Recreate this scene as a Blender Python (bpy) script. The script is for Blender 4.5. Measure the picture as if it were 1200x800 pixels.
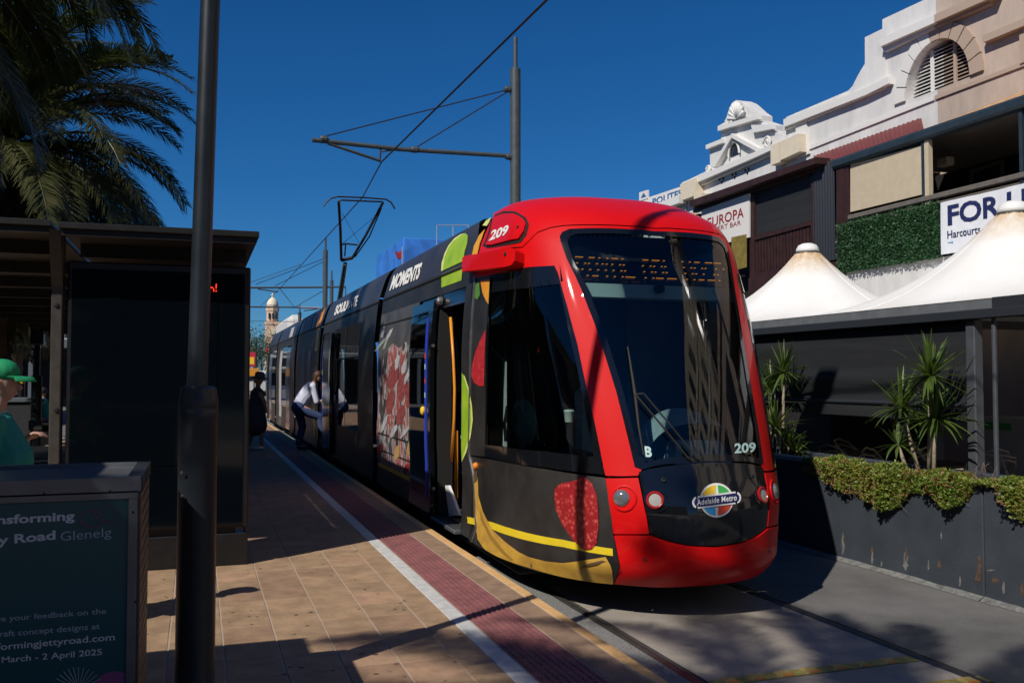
import bpy, bmesh, math, random
import numpy as np
from mathutils import Vector, Matrix
random.seed(7); rng = np.random.default_rng(7)
for o in list(bpy.data.objects): bpy.data.objects.remove(o)
SC = bpy.context.scene
COL = SC.collection
# ------------------------------------------------------------------ camera
F = 1080.0; CX, CY = 600.0, 400.0                    # focal length and centre in photo pixels
EYE = np.array([0.0, 0.0, 1.85])
PITCH = math.atan(42/F); YAW = math.atan(369/F*math.cos(PITCH))
FW = np.array([math.sin(YAW)*math.cos(PITCH), math.cos(YAW)*math.cos(PITCH), math.sin(PITCH)])
RT = np.array([math.cos(YAW), -math.sin(YAW), 0.0]); UP = np.cross(RT, FW)
cd = bpy.data.cameras.new('camera'); cam = bpy.data.objects.new('camera', cd); COL.objects.link(cam)
cd.sensor_width = 36; cd.lens = F/1200*36; cd.clip_end = 2000; cd.clip_start = 0.05
cam.location = EYE; cam.rotation_euler = (math.pi/2+PITCH, 0, -YAW)
SC.camera = cam
# ------------------------------------------------------------------ light
SUN_EL = math.radians(43.0)
SUNH = np.array([0.83, 0.56]); SUNH /= np.linalg.norm(SUNH)     # horizontal travel of the light
LD = Vector((SUNH[0]*math.cos(SUN_EL), SUNH[1]*math.cos(SUN_EL), -math.sin(SUN_EL)))
W = bpy.data.worlds.new('World'); SC.world = W; W.use_nodes = True
wn = W.node_tree.nodes; wl = W.node_tree.links
sky = wn.new('ShaderNodeTexSky'); sky.sky_type = 'NISHITA'; sky.sun_disc = False
sky.sun_elevation = SUN_EL; sky.sun_rotation = math.atan2(-SUNH[0], -SUNH[1])
sky.air_density = 1.0; sky.dust_density = 0.0; sky.ozone_density = 6.0; sky.altitude = 0
# deep, saturated rendering of a clear sky, the same in every direction
spc = wn.new('ShaderNodeSeparateColor'); cbc = wn.new('ShaderNodeCombineColor'); wl.new(sky.outputs[0], spc.inputs[0])
for i, (pw, k) in enumerate(((1.5, .17), (1.06, .74), (1.02, 1.24))):
    p_ = wn.new('ShaderNodeMath'); p_.operation = 'POWER'; p_.inputs[1].default_value = pw; wl.new(spc.outputs[i], p_.inputs[0])
    q_ = wn.new('ShaderNodeMath'); q_.operation = 'MULTIPLY'; q_.inputs[1].default_value = k; wl.new(p_.outputs[0], q_.inputs[0]); wl.new(q_.outputs[0], cbc.inputs[i])
wl.new(cbc.outputs[0], wn['Background'].inputs[0]); wn['Background'].inputs[1].default_value = 0.052
sl = bpy.data.lights.new('sun', 'SUN'); sl.energy = 4.5; sl.angle = math.radians(0.53); sl.color = (1, .94, .85)
so = bpy.data.objects.new('sun', sl); COL.objects.link(so); so.rotation_euler = LD.to_track_quat('-Z', 'Y').to_euler()
so.location = (-20, -14, 30)
SC.view_settings.view_transform = 'Standard'; SC.view_settings.look = 'None'
SC.view_settings.exposure = 0.0; SC.view_settings.gamma = 1.0; SC.view_settings.use_curve_mapping = False
# ------------------------------------------------------------------ pixel -> place
def ray(px, py):
    d = FW*F + RT*(px-CX) - UP*(py-CY); return d/np.linalg.norm(d)
def onx(px, py, x): d = ray(px, py); return EYE + d*(x-EYE[0])/d[0]
def ony(px, py, y): d = ray(px, py); return EYE + d*(y-EYE[1])/d[1]
def onz(px, py, z): d = ray(px, py); return EYE + d*(z-EYE[2])/d[2]
# ------------------------------------------------------------------ materials
MATS = {}
def mat(name, col, rough=.6, metal=0.0, var=0.0, vscale=8.0, bump=0.0, bscale=60.0, coat=0.0, col2=None, spec=.5, emit=None, estr=0, trans=0.0, stretch=None):
    m = bpy.data.materials.new(name); m.use_nodes = True; MATS[name] = m
    nt = m.node_tree; n = nt.nodes; l = nt.links; b = n['Principled BSDF']
    b.inputs['Base Color'].default_value = (*col, 1); b.inputs['Roughness'].default_value = rough
    b.inputs['Metallic'].default_value = metal; b.inputs['Specular IOR Level'].default_value = spec
    if coat: b.inputs['Coat Weight'].default_value = coat; b.inputs['Coat Roughness'].default_value = .06
    if trans: b.inputs['Transmission Weight'].default_value = trans
    if emit: b.inputs['Emission Color'].default_value = (*emit, 1); b.inputs['Emission Strength'].default_value = estr
    tc = n.new('ShaderNodeTexCoord'); vec = tc.outputs['Object']
    geo = n.new('ShaderNodeNewGeometry'); vec = geo.outputs['Position']
    if stretch:
        mp = n.new('ShaderNodeMapping'); mp.inputs['Scale'].default_value = stretch; l.new(vec, mp.inputs[0]); vec = mp.outputs[0]
    if var or col2:
        no = n.new('ShaderNodeTexNoise'); no.inputs['Scale'].default_value = vscale; no.inputs['Detail'].default_value = 6; no.inputs['Roughness'].default_value = .65
        l.new(vec, no.inputs['Vector'])
        cr = n.new('ShaderNodeValToRGB'); c2 = col2 or tuple(c*(1-var) for c in col); c1 = col if col2 else tuple(min(1, c*(1+var)) for c in col)
        cr.color_ramp.elements[0].position = .35; cr.color_ramp.elements[1].position = .65
        cr.color_ramp.elements[0].color = (*c2, 1); cr.color_ramp.elements[1].color = (*c1, 1)
        l.new(no.outputs[0], cr.inputs[0]); l.new(cr.outputs[0], b.inputs['Base Color'])
        rr = n.new('ShaderNodeMapRange'); rr.inputs[3].default_value = max(.02, rough-.08); rr.inputs[4].default_value = min(1, rough+.1)
        l.new(no.outputs[0], rr.inputs[0]); l.new(rr.outputs[0], b.inputs['Roughness'])
    if bump:
        nb = n.new('ShaderNodeTexNoise'); nb.inputs['Scale'].default_value = bscale; nb.inputs['Detail'].default_value = 4
        l.new(vec, nb.inputs['Vector'])
        bp = n.new('ShaderNodeBump'); bp.inputs['Strength'].default_value = bump; bp.inputs['Distance'].default_value = .02
        l.new(nb.outputs[0], bp.inputs['Height']); l.new(bp.outputs[0], b.inputs['Normal'])
    return m
def glass(name, tint, refl=1.0, rough=.01):
    m = bpy.data.materials.new(name); m.use_nodes = True; MATS[name] = m
    nt = m.node_tree; n = nt.nodes; l = nt.links; n.remove(n['Principled BSDF'])
    t = n.new('ShaderNodeBsdfTransparent'); t.inputs[0].default_value = (*tint, 1)
    g = n.new('ShaderNodeBsdfGlossy'); g.inputs['Roughness'].default_value = rough; g.inputs[0].default_value = (refl, refl, refl, 1)
    fr = n.new('ShaderNodeFresnel'); fr.inputs[0].default_value = 1.62
    mx = n.new('ShaderNodeMixShader'); l.new(fr.outputs[0], mx.inputs[0]); l.new(t.outputs[0], mx.inputs[1]); l.new(g.outputs[0], mx.inputs[2])
    l.new(mx.outputs[0], n['Material Output'].inputs[0]); return m
# tram
mat('red_paint', (.60, .004, .005), .5, coat=.30, spec=.12)
MATS['red_paint'].node_tree.nodes['Principled BSDF'].inputs['Coat Roughness'].default_value = .035
mat('black_wrap', (.024, .023, .022), .42, var=.4, vscale=2.0, bump=.02)
mat('grey_wrap', (.075, .074, .075), .42, var=.35, vscale=1.6)
mat('roof_wrap', (.035, .035, .042), .4, var=.3, vscale=1.2)
mat('black_gloss', (.006, .007, .009), .08, coat=.5)
mat('rubber', (.01, .01, .01), .7)
mat('seam', (.004, .004, .004), .8)
mat('under_frame', (.012, .012, .012), .8)
glass('windscreen_glass', (.58, .70, .70), 1.0)
glass('side_glass', (.56, .68, .66), .9)
mat('cabin_pale', (.45, .55, .53), .6)
mat('cabin_dark', (.02, .022, .024), .7)
mat('cabin_grey', (.34, .42, .44), .75, var=.2, vscale=20, bump=.2, bscale=200)
mat('cabin_floor', (.06, .06, .065), .7)
mat('led_amber', (.05, .02, 0), .5, emit=(1, .32, .02), estr=.75)
mat('led_red', (.05, 0, 0), .5, emit=(1, .04, .01), estr=2.2)
mat('white_print', (.78, .78, .76), .5)
mat('pale_print', (.42, .60, .58), .5)
mat('yellow_print', (.75, .56, .02), .45, var=.06)
mat('blue_print', (.02, .05, .42), .45)
mat('orange_paint', (.75, .28, .02), .4)
mat('navy', (.01, .015, .10), .45)
mat('logo_yellow', (.85, .55, .03), .4); mat('logo_green', (.05, .40, .08), .4); mat('logo_red', (.70, .07, .03), .4); mat('logo_blue', (.03, .38, .72), .4)
mat('steel', (.45, .45, .45), .35, metal=.9, var=.1)
mat('lamp_glass', (.35, .36, .38), .08, metal=.7)
mat('lamp_ring', (.35, .01, .01), .2, coat=.5)
mat('amber_lens', (.75, .22, .01), .2, coat=.4)
mat('led_grey', (.32, .32, .30), .5)
# ground
mat('paver', (.33, .205, .125), .8, var=.22, vscale=5, bump=.25, bscale=90)
mat('paver_dark', (.26, .17, .11), .8, var=.2, vscale=7, bump=.25, bscale=90)
mat('paver_joint', (.36, .29, .225), .95)
mat('tactile', (.21, .075, .075), .75, var=.2, vscale=8, bump=.2)
mat('white_line', (.52, .52, .50), .75, var=.14, vscale=12, bump=.2)
mat('edge_yellow', (.60, .36, .15), .75, var=.12, vscale=9, bump=.2)
mat('platform_concrete', (.22, .19, .16), .9, var=.15, vscale=4)
mat('asphalt', (.132, .128, .123), .9, var=.26, vscale=.9, bump=.6, bscale=160)
mat('slab', (.30, .265, .225), .85, var=.14, vscale=1.8, bump=.3, bscale=120)
mat('pebble', (.20, .20, .19), .85, var=.6, vscale=130, bump=.6, bscale=110)
mat('rail_steel', (.10, .095, .09), .45, metal=.7, var=.2, vscale=10)
mat('road_yellow', (.30, .26, .07), .8, var=.3, vscale=14)
mat('marker_orange', (.50, .17, .02), .4, coat=.3)
mat('marker_yellow', (.42, .31, .10), .6)
# street
mat('pole_paint', (.014, .020, .027), .38, metal=.2, var=.25, vscale=3)
mat('mast_paint', (.055, .07, .078), .5, var=.15)
mat('wire', (.012, .012, .014), .6)
mat('shelter_metal', (.010, .0095, .0085), .5, metal=.2, var=.2)
mat('shelter_post', (.06, .055, .048), .5, metal=.3, var=.2)
mat('shelter_dark', (.005, .005, .006), .45, var=.3)
mat('screen_glass', (.002, .004, .006), .06, spec=.35)
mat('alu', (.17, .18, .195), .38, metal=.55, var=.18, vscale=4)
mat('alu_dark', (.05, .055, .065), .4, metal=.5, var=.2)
mat('poster_teal', (.005, .08, .098), .35)
mat('poster_text', (.62, .68, .76), .5)
mat('poster_light', (.36, .48, .56), .5)
mat('poster_pink', (.30, .09, .18), .5)
mat('poster_purple', (.22, .06, .19), .5)
mat('perforated', (.22, .17, .11), .55, metal=.3)
# right side
mat('wall_blue', (.032, .041, .053), .75, var=.2, vscale=2.2, bump=.15)
mat('wall_stain', (.14, .14, .135), .9, var=.4, vscale=14)
mat('wall_rust', (.085, .05, .032), .9, var=.4, vscale=20)
mat('wall_cap', (.20, .195, .18), .85, var=.15)
mat('soil', (.03, .022, .015), .95)
mat('white_render', (.63, .62, .605), .8, var=.11, vscale=1.6, bump=.15, bscale=25, stretch=(1.6,1.6,.45))
mat('cream_render', (.66, .58, .44), .8, var=.06)
mat('beige_render', (.46, .365, .30), .85, stretch=(1.6,1.6,.45), var=.14, vscale=1.5, bump=.15, bscale=25)
mat('white_trim', (.70, .69, .66), .7)
mat('beige_trim', (.42, .32, .25), .8)
mat('brown_timber', (.035, .013, .011), .55, var=.25, vscale=6)
mat('corrugated_dark', (.012, .016, .026), .45, metal=.2)
mat('red_iron', (.15, .022, .018), .6, var=.3, vscale=4)
mat('rust_iron', (.42, .25, .13), .8, var=.3, vscale=3)
mat('gutter_teal', (.028, .045, .058), .4, metal=.2, var=.15)
mat('cream_blind', (.50, .42, .30), .8, var=.06)
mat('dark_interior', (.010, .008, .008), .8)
mat('timber_grey', (.13, .115, .10), .7, var=.15)
mat('tent', (.78, .78, .76), .65, col2=(.74, .72, .68), vscale=1.2, bump=.05)
mat('tent_cap', (.72, .72, .70), .4)
mat('tent_ring', (.05, .045, .03), .6)
mat('fascia_grey', (.115, .125, .135), .6, var=.12)
mat('fascia_dark', (.022, .026, .032), .5)
mat('blind_black', (.013, .0145, .017), .7, var=.25, vscale=1.5, stretch=(.3, .3, 5))
mat('banner_white', (.70, .72, .76), .55, var=.04)
mat('banner_navy', (.012, .02, .09), .55)
mat('banner_sky', (.30, .55, .75), .55)
mat('sign_white', (.70, .68, .66), .6)
mat('sign_red', (.28, .015, .02), .6)
mat('sign_blue', (.03, .12, .30), .6)
mat('gold_banner', (.20, .15, .03), .6, var=.3)
mat('chair_weave', (.42, .36, .26), .7)
mat('patio', (.09, .08, .07), .8)
mat('blue_wrap', (.03, .17, .55), .6, var=.25, vscale=.8)
mat('scaffold', (.35, .35, .36), .5, metal=.4)
mat('tower_stone', (.62, .44, .30), .85, var=.08, vscale=.5)
mat('tower_dome', (.70, .62, .45), .7)
mat('tower_roof', (.22, .10, .08), .8)
mat('window_dark', (.02, .022, .026), .15)
mat('far_white', (.55, .53, .50), .8)
mat('shop_dark', (.022, .024, .028), .7, var=.2)
mat('shop_rail', (.10, .12, .14), .6)
mat('apart_cream', (.50, .42, .31), .85, var=.06)
# plants
def leafmat(name, a, b, rough=.5, tr=.25):
    m = mat(name, a, rough, col2=b, vscale=3.0)
    n = m.node_tree.nodes; l = m.node_tree.links; p = n['Principled BSDF']
    t = n.new('ShaderNodeBsdfTranslucent'); t.inputs[0].default_value = (a[0]*1.6, a[1]*1.6, a[2], 1)
    mx = n.new('ShaderNodeMixShader'); mx.inputs[0].default_value = tr
    l.new(p.outputs[0], mx.inputs[1]); l.new(t.outputs[0], mx.inputs[2]); l.new(mx.outputs[0], n['Material Output'].inputs[0])
leafmat('palm_leaf', (.042, .058, .016), (.085, .078, .028), .45)
leafmat('palm_dead', (.16, .10, .05), (.08, .05, .025), .8)
mat('palm_trunk', (.09, .065, .045), .9, var=.4, vscale=9, bump=.8, bscale=18)
mat('rachis', (.15, .12, .04), .6)
leafmat('dracaena_leaf', (.085, .13, .022), (.05, .09, .02), .4)
mat('dracaena_stem', (.24, .20, .14), .85, var=.3, vscale=30)
leafmat('succulent_green', (.13, .21, .028), (.25, .25, .045), .5)
leafmat('succulent_red', (.30, .15, .07), (.22, .15, .05), .6)
leafmat('hedge_leaf', (.042, .120, .048), (.020, .065, .026), .55)
leafmat('tree_leaf', (.028, .052, .016), (.04, .062, .018), .6)
mat('dead_stem', (.16, .10, .08), .9)
# people
mat('skin', (.45, .25, .18), .6); mat('skin_shade', (.36, .19, .13), .6)
mat('hair_brown', (.07, .03, .015), .6); mat('hair_blond', (.28, .17, .08), .7); mat('hair_dark', (.012, .01, .01), .6)
mat('cloth_lilac', (.55, .58, .72), .85, bump=.15, bscale=20); mat('cloth_navy', (.035, .06, .15), .85, bump=.2, bscale=25)
mat('cloth_teal', (.01, .22, .19), .8, bump=.1, bscale=15); mat('cap_green', (.005, .26, .10), .7)
mat('cloth_black', (.012, .012, .016), .85, col2=(.09, .09, .10), vscale=38)
mat('hat_brown', (.10, .075, .05), .85); mat('shoe_white', (.55, .55, .55), .6); mat('cloth_blue', (.02, .05, .16), .85)
mat('cloth_white', (.65, .65, .63), .85); mat('shoe_navy', (.012, .018, .04), .6); mat('pack_teal', (.04, .17, .21), .8, bump=.3, bscale=40)
mat('cap_pink', (.60, .03, .09), .7)
mat('red_sign', (.5, .02, .05), .6); mat('orange_sign', (.65, .28, .03), .6)
# ------------------------------------------------------------------ mesh helpers
class MB:
    def __init__(s): s.v = []; s.f = []
    def add(s, vs, fs):
        k = len(s.v); s.v += [tuple(map(float, v)) for v in vs]; s.f += [tuple(i+k for i in f) for f in fs]; return s
    def box(s, lo, hi):
        (a, b, c), (d, e, f) = lo, hi
        return s.add([(a,b,c),(d,b,c),(d,e,c),(a,e,c),(a,b,f),(d,b,f),(d,e,f),(a,e,f)],
                     [(0,3,2,1),(4,5,6,7),(0,1,5,4),(1,2,6,5),(2,3,7,6),(3,0,4,7)])
    def bbox(s, lo, hi, b=.01):                       # box with chamfered vertical and horizontal edges
        bm = bmesh.new(); m2 = MB().box(lo, hi)
        vs = [bm.verts.new(v) for v in m2.v]
        for f in m2.f: bm.faces.new([vs[i] for i in f])
        bmesh.ops.bevel(bm, geom=bm.edges[:], offset=b, segments=1, affect='EDGES')
        bm.verts.index_update(); s.add([v.co for v in bm.verts], [[v.index for v in f.verts] for f in bm.faces]); bm.free(); return s
    def hexa(s, p): return s.add(p, [(0,3,2,1),(4,5,6,7),(0,1,5,4),(1,2,6,5),(2,3,7,6),(3,0,4,7)])
    def prism(s, poly, off):                          # polygon of 3D points swept by a vector
        n = len(poly); o = np.array(off, float); P = [np.array(p, float) for p in poly]
        nrm = sum((np.cross(P[i], P[(i+1) % n]) for i in range(n)), np.zeros(3))
        if nrm @ o > 0: P = P[::-1]
        return s.add(P + [p+o for p in P], [tuple(range(n)), tuple(range(2*n-1, n-1, -1))] + [(i, n+i, n+(i+1) % n, (i+1) % n)[::1] for i in range(n)])
    def tube(s, pts, r, n=8, cap=True):
        pts = [np.array(p, float) for p in pts]; m = len(pts); R = r if hasattr(r, '__len__') else [r]*m
        k = len(s.v); ref = None
        for i, p in enumerate(pts):
            t = pts[min(i+1, m-1)] - pts[max(i-1, 0)]; t = t/(np.linalg.norm(t)+1e-9)
            if ref is None: ref = np.array([0,0,1.]) if abs(t[2]) < .9 else np.array([1.,0,0])
            a = np.cross(t, ref); a /= np.linalg.norm(a)+1e-9; b = np.cross(a, t); ref = b
            for j in range(n):
                q = 2*math.pi*j/n; s.v.append(tuple(p + R[i]*(math.cos(q)*a + math.sin(q)*b)))
        for i in range(m-1):
            for j in range(n): s.f.append((k+i*n+j, k+i*n+(j+1) % n, k+(i+1)*n+(j+1) % n, k+(i+1)*n+j)[::-1])
        if cap: s.f.append(tuple(k+j for j in range(n))); s.f.append(tuple(k+(m-1)*n+j for j in range(n))[::-1])
        return s
    def lathe(s, prof, c=(0,0,0), ax=(0,0,1), n=16):  # prof: (radius, height) along ax
        ax = np.array(ax, float); ax /= np.linalg.norm(ax); ref = np.array([0,0,1.]) if abs(ax[2]) < .9 else np.array([1.,0,0])
        a = np.cross(ref, ax); a /= np.linalg.norm(a); b = np.cross(ax, a); c = np.array(c, float); k = len(s.v)
        for r, h in prof:
            for j in range(n):
                q = 2*math.pi*j/n; s.v.append(tuple(c + ax*h + r*(math.cos(q)*a + math.sin(q)*b)))
        for i in range(len(prof)-1):
            for j in range(n): s.f.append((k+i*n+j, k+i*n+(j+1) % n, k+(i+1)*n+(j+1) % n, k+(i+1)*n+j))
        s.f.append(tuple(k+j for j in range(n))[::-1]); s.f.append(tuple(k+(len(prof)-1)*n+j for j in range(n)))
        return s
    def ell(s, c, r, nu=14, nv=9):
        c = np.array(c, float); k = len(s.v)
        for i in range(nv+1):
            th = math.pi*i/nv
            for j in range(nu):
                q = 2*math.pi*j/nu; s.v.append((c[0]+r[0]*math.sin(th)*math.cos(q), c[1]+r[1]*math.sin(th)*math.sin(q), c[2]-r[2]*math.cos(th)))
        for i in range(nv):
            for j in range(nu): s.f.append((k+i*nu+j, k+i*nu+(j+1) % nu, k+(i+1)*nu+(j+1) % nu, k+(i+1)*nu+j))
        return s
    def mesh(s, name):
        me = bpy.data.meshes.new(name); me.from_pydata(s.v, [], s.f); me.update(); return me
    def build(s, name, m, parent=None, smooth=False, loc=None):
        me = s.mesh(name); o = bpy.data.objects.new(name, me); COL.objects.link(o)
        if m: me.materials.append(MATS[m])
        if smooth:
            me.shade_smooth()
            if smooth != True: me.set_sharp_from_angle(angle=math.radians(smooth))
        if parent is not None: o.parent = parent
        if loc is not None: o.location = loc
        return o
def tag(o, label, cat, group=None):
    o['label'] = label; o['category'] = cat
    if group: o['group'] = group
    return o
def struct(o): o['kind'] = 'structure'; return o
def stuff(o): o['kind'] = 'stuff'; return o
def thing(name, label, cat, group=None, loc=(0,0,0)):
    o = bpy.data.objects.new(name, None); COL.objects.link(o); o.empty_display_size = .2; o.location = loc
    return tag(o, label, cat, group)
def dup(o, parent=None, loc=None):
    c = o.copy(); COL.objects.link(c)
    if parent is not None: c.parent = parent
    if loc is not None: c.location = loc
    return c
def settle(root):
    """move an Empty to the base of its parts, keeping the parts where they are"""
    P = []
    def rec(o):
        for ch in o.children:
            if ch.type == 'MESH': P.extend([tuple(np.array(v.co) + off) for v in ch.data.vertices for off in [np.zeros(3)]][:200])
            rec(ch)
    rec(root)
    if not P: return root
    P = np.array(P); c = Vector(((P[:,0].min()+P[:,0].max())/2, (P[:,1].min()+P[:,1].max())/2, P[:,2].min()))
    root.location = c
    for ch in root.children: ch.location = ch.location - c
    return root
def text_mesh(s, size=1.0, bold=0.0, shear=0.0, spacing=1.0):
    cu = bpy.data.curves.new('t', 'FONT'); cu.body = s; cu.size = size; cu.offset = bold; cu.shear = shear; cu.space_character = spacing
    cu.resolution_u = 3
    o = bpy.data.objects.new('t', cu); COL.objects.link(o)
    dg = bpy.context.evaluated_depsgraph_get(); me = bpy.data.meshes.new_from_object(o.evaluated_get(dg))
    V = np.array([v.co[:] for v in me.vertices]); Fc = [tuple(p.vertices) for p in me.polygons]
    bpy.data.objects.remove(o); bpy.data.curves.remove(cu); bpy.data.meshes.remove(me)
    return V, Fc
def text_map(s, fn, name, m, parent, bold=.0, shear=0., spacing=1., grid=0):
    """letters normalised to the unit square and laid on a surface by fn(u, v) -> point"""
    V, Fc = text_mesh(s, 1.0, bold, shear, spacing)
    lo, hi = V[:,:2].min(0), V[:,:2].max(0)
    if grid:
        bm = bmesh.new(); vs = [bm.verts.new(v) for v in V]
        for f in Fc:
            try: bm.faces.new([vs[i] for i in f])
            except ValueError: pass
        for k in range(1, grid):
            bmesh.ops.bisect_plane(bm, geom=bm.verts[:]+bm.edges[:]+bm.faces[:], plane_co=(0, lo[1]+(hi[1]-lo[1])*k/grid, 0), plane_no=(0,1,0))
        bm.verts.index_update(); V = np.array([v.co[:] for v in bm.verts]); Fc = [tuple(v.index for v in f.verts) for f in bm.faces]; bm.free()
    mb = MB(); mb.add([fn((v[0]-lo[0])/(hi[0]-lo[0]), (v[1]-lo[1])/(hi[1]-lo[1])) for v in V], Fc)
    return mb.build(name, m, parent)
def bil(q, u, v):
    q = [np.array(p, float) for p in q]       # bl, br, tr, tl
    return (1-u)*(1-v)*q[0] + u*(1-v)*q[1] + u*v*q[2] + (1-u)*v*q[3]
# ================================================================== GROUND
PZ = .28                                             # platform level above the rails
PX0, PX1 = -3.3, 2.325
g = struct(MB().add([(-600,-300,0),(600,-300,0),(600,900,0),(-600,900,0)], [(0,1,2,3)]).build('ground', 'asphalt'))
slab = struct(MB().add([(2.955,-10,.004),(4.495,-10,.004),(4.495,300,.004),(2.955,300,.004)], [(0,1,2,3)]).build('track_slab', 'slab'))
peb = struct(MB().add([(2.33,-10,.004),(2.865,-10,.004),(2.865,300,.004),(2.33,300,.004)], [(0,1,2,3)]).build('pebble_strip', 'pebble'))
for x in (2.91, 4.54):                               # grooved rails let into the slab
    mb = MB()
    mb.add([(x-.042,-10,.006),(x-.018,-10,.014),(x+.012,-10,.014),(x+.014,-10,-.01),(x+.036,-10,-.01),(x+.042,-10,.010),
            (x-.042,300,.006),(x-.018,300,.014),(x+.012,300,.014),(x+.014,300,-.01),(x+.036,300,-.01),(x+.042,300,.010)],
           [(i, i+1, i+7, i+6) for i in range(5)])
    r = struct(mb.build('tram_rail', 'rail_steel')); r['label'] = 'grooved steel rail beside the platform' if x < 3 else 'grooved steel rail beside the asphalt lane'
# platform block and its pieces
pf = struct(MB().box((PX0,-8,0.001),(PX1-.01,60,PZ-.03)).build('platform', 'platform_concrete'))
MB().box((PX0,-8,PZ-.03),(PX1-.012,60,PZ-.0035)).build("bedding", "paver_joint", pf)
TL = .342; T0 = 4.05; NEAR = 24
def tile(w, l, h=.03, b=.0025, mname='paver', nm='paver'):
    me = MB().bbox((-w/2+.0045,-l/2+.0008,-h),(w/2-.0045,l/2-.0008,0), b).mesh(nm); me.materials.append(MATS[mname]); return me
tm = [tile(.305, TL)]
MATV = []
for k, s in enumerate((.86, 1.0, 1.1, .95)):
    c = (.33*s, (.205+.01*(k % 2))*s, .125*s)
    mat('paver_tone_%d' % k, c, .8, var=.2, vscale=6, bump=.25, bscale=90); me = tile(.305, TL, mname='paver_tone_%d' % k); MATV.append(me)
def put(me, nm, x, y):
    o = bpy.data.objects.new(nm, me); COL.objects.link(o); o.parent = pf; o.location = (x, y, PZ+random.uniform(-.001,.001))
cme = tile(.19, TL, mname='paver_tone_1')
cols = [-.14+.305*k for k in range(-10, 6)]          # left edges of the paver columns
farp = MB()
for c in cols:
    for r in range(-12, 130):
        y = T0+r*TL+TL/2; wd = .301 if c < 1.3 else .186; near = -.6 < c < 1.3 and 0 <= r < NEAR
        if near:
            o = bpy.data.objects.new('paver', MATV[random.choice((0,1,1,2,3,3))]); COL.objects.link(o); o.parent = pf
            o.location = (c+.1525, y, PZ+random.uniform(-.0012,.0012))
        elif c > 1.3 and 0 <= r < NEAR: put(cme, 'paver', c+.095, y)
        elif c > -3.2: farp.box((c+.004, y-TL/2+.003, PZ-.02), (c+wd, y+TL/2-.003, PZ+random.uniform(-.001,.001)))
stuff(farp.build('paver_field', 'paver', pf))
# white line tiles, tactile tiles, edge pavers, nosing
wme = tile(.115, TL, mname='white_line', nm='line_tile')
tb = MB().bbox((-.17,-TL/2+.003,-.03),(.17,TL/2-.003,0), .003)
for i in range(8):
    for j in range(6):
        x = -.147+i*.042; y = -TL/2+.012+j*.056
        tb.add([(x-.011,y,0),(x+.011,y,0),(x+.011,y+.042,0),(x-.011,y+.042,0),(x-.006,y+.005,.005),(x+.006,y+.005,.005),(x+.006,y+.037,.005),(x-.006,y+.037,.005)],
               [(4,5,6,7),(0,1,5,4),(1,2,6,5),(2,3,7,6),(3,0,4,7)])
tme = tb.mesh('tactile_tile'); tme.materials.append(MATS['tactile'])
eme = tile(.195, TL*1.0, mname='paver_dark', nm='edge_paver')
nme = tile(.085, TL*2, mname='edge_yellow', nm='nosing')
fl, ft, fe, fn = MB(), MB(), MB(), MB()
for r in range(-12, 130):
    y = T0+r*TL+TL/2
    if 0 <= r < 44:
        put(wme, 'line_tile', 1.632, y); put(tme, 'tactile_tile', 1.868, y); put(eme, 'edge_paver', 2.14, y)
    else:
        fl.box((1.578,y-TL/2+.003,PZ-.02),(1.686,y+TL/2-.003,PZ)); ft.box((1.70,y-TL/2+.002,PZ-.02),(2.036,y+TL/2-.002,PZ+.002)); fe.box((2.046,y-TL/2+.003,PZ-.02),(2.234,y+TL/2-.003,PZ))
    if r % 2 == 0:
        if 0 <= r < 44: put(nme, 'nosing', 2.285, y+TL/2)
        else: fn.box((2.246,y-TL/2+.003,PZ-.03),(2.324,y+TL*1.5-.003,PZ))
for m_, nm, mm in ((fl,'line_strip','white_line'),(ft,'tactile_strip','tactile'),(fe,'edge_strip','paver_dark'),(fn,'nosing_strip','edge_yellow')): stuff(m_.build(nm, mm, pf))
sp = MB()
for i in range(170):
    x = rng.uniform(-.6,1.55); y = rng.uniform(4.3,12); r = rng.uniform(.004,.016); a = rng.uniform(0,3)
    n = 6; sp.add([(x+r*math.cos(a+2*math.pi*k/n)*rng.uniform(.6,1.5), y+r*math.sin(a+2*math.pi*k/n)*rng.uniform(.5,1), PZ+.0022) for k in range(n)], [tuple(range(n))])
mat('grime', (.06,.05,.04), .9); stuff(sp.build('grime_spots', 'grime', pf))
# two yellow rumble lines with raised reflective markers across the track
for yy, x0, x1, lab in ((4.95, 2.98, 4.48, 'yellow painted line with raised markers, nearer the tram'), (4.48, 2.98, 4.6, 'yellow painted line with raised markers, at the bottom edge of the picture')):
    ln = struct(MB().add([(x0,yy-.055,.009),(x1,yy-.055,.009),(x1,yy+.055,.009),(x0,yy+.055,.009)], [(0,1,2,3)]).build('yellow_line', 'road_yellow')); ln['label'] = lab
    k = 0; x = x0+.1
    while x < x1-.12:
        t = thing('road_marker', ('%s orange reflective marker from the platform on the rumble line %s') % (('first','second','third','fourth','fifth','sixth','seventh','eighth')[k], 'nearer the tram' if yy > 4.7 else 'nearest the camera'), 'road marker', 'raised reflective markers on the rumble lines')
        MB().hexa([(x-.052,yy-.045,.009),(x+.052,yy-.045,.009),(x+.052,yy+.045,.009),(x-.052,yy+.045,.009),(x-.035,yy-.03,.022),(x+.035,yy-.03,.022),(x+.035,yy+.03,.022),(x-.035,yy+.03,.022)]).build('body', 'marker_yellow', t)
        MB().hexa([(x-.038,yy-.0455,.012),(x+.055,yy-.0455,.012),(x+.034,yy-.033,.0215),(x-.02,yy-.033,.0215),(x-.038,yy-.0465,.0125),(x+.055,yy-.0465,.0125),(x+.034,yy-.034,.022),(x-.02,yy-.034,.022)]).build('reflector', 'marker_orange', t)
        settle(t); k += 1; x += .197
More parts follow.
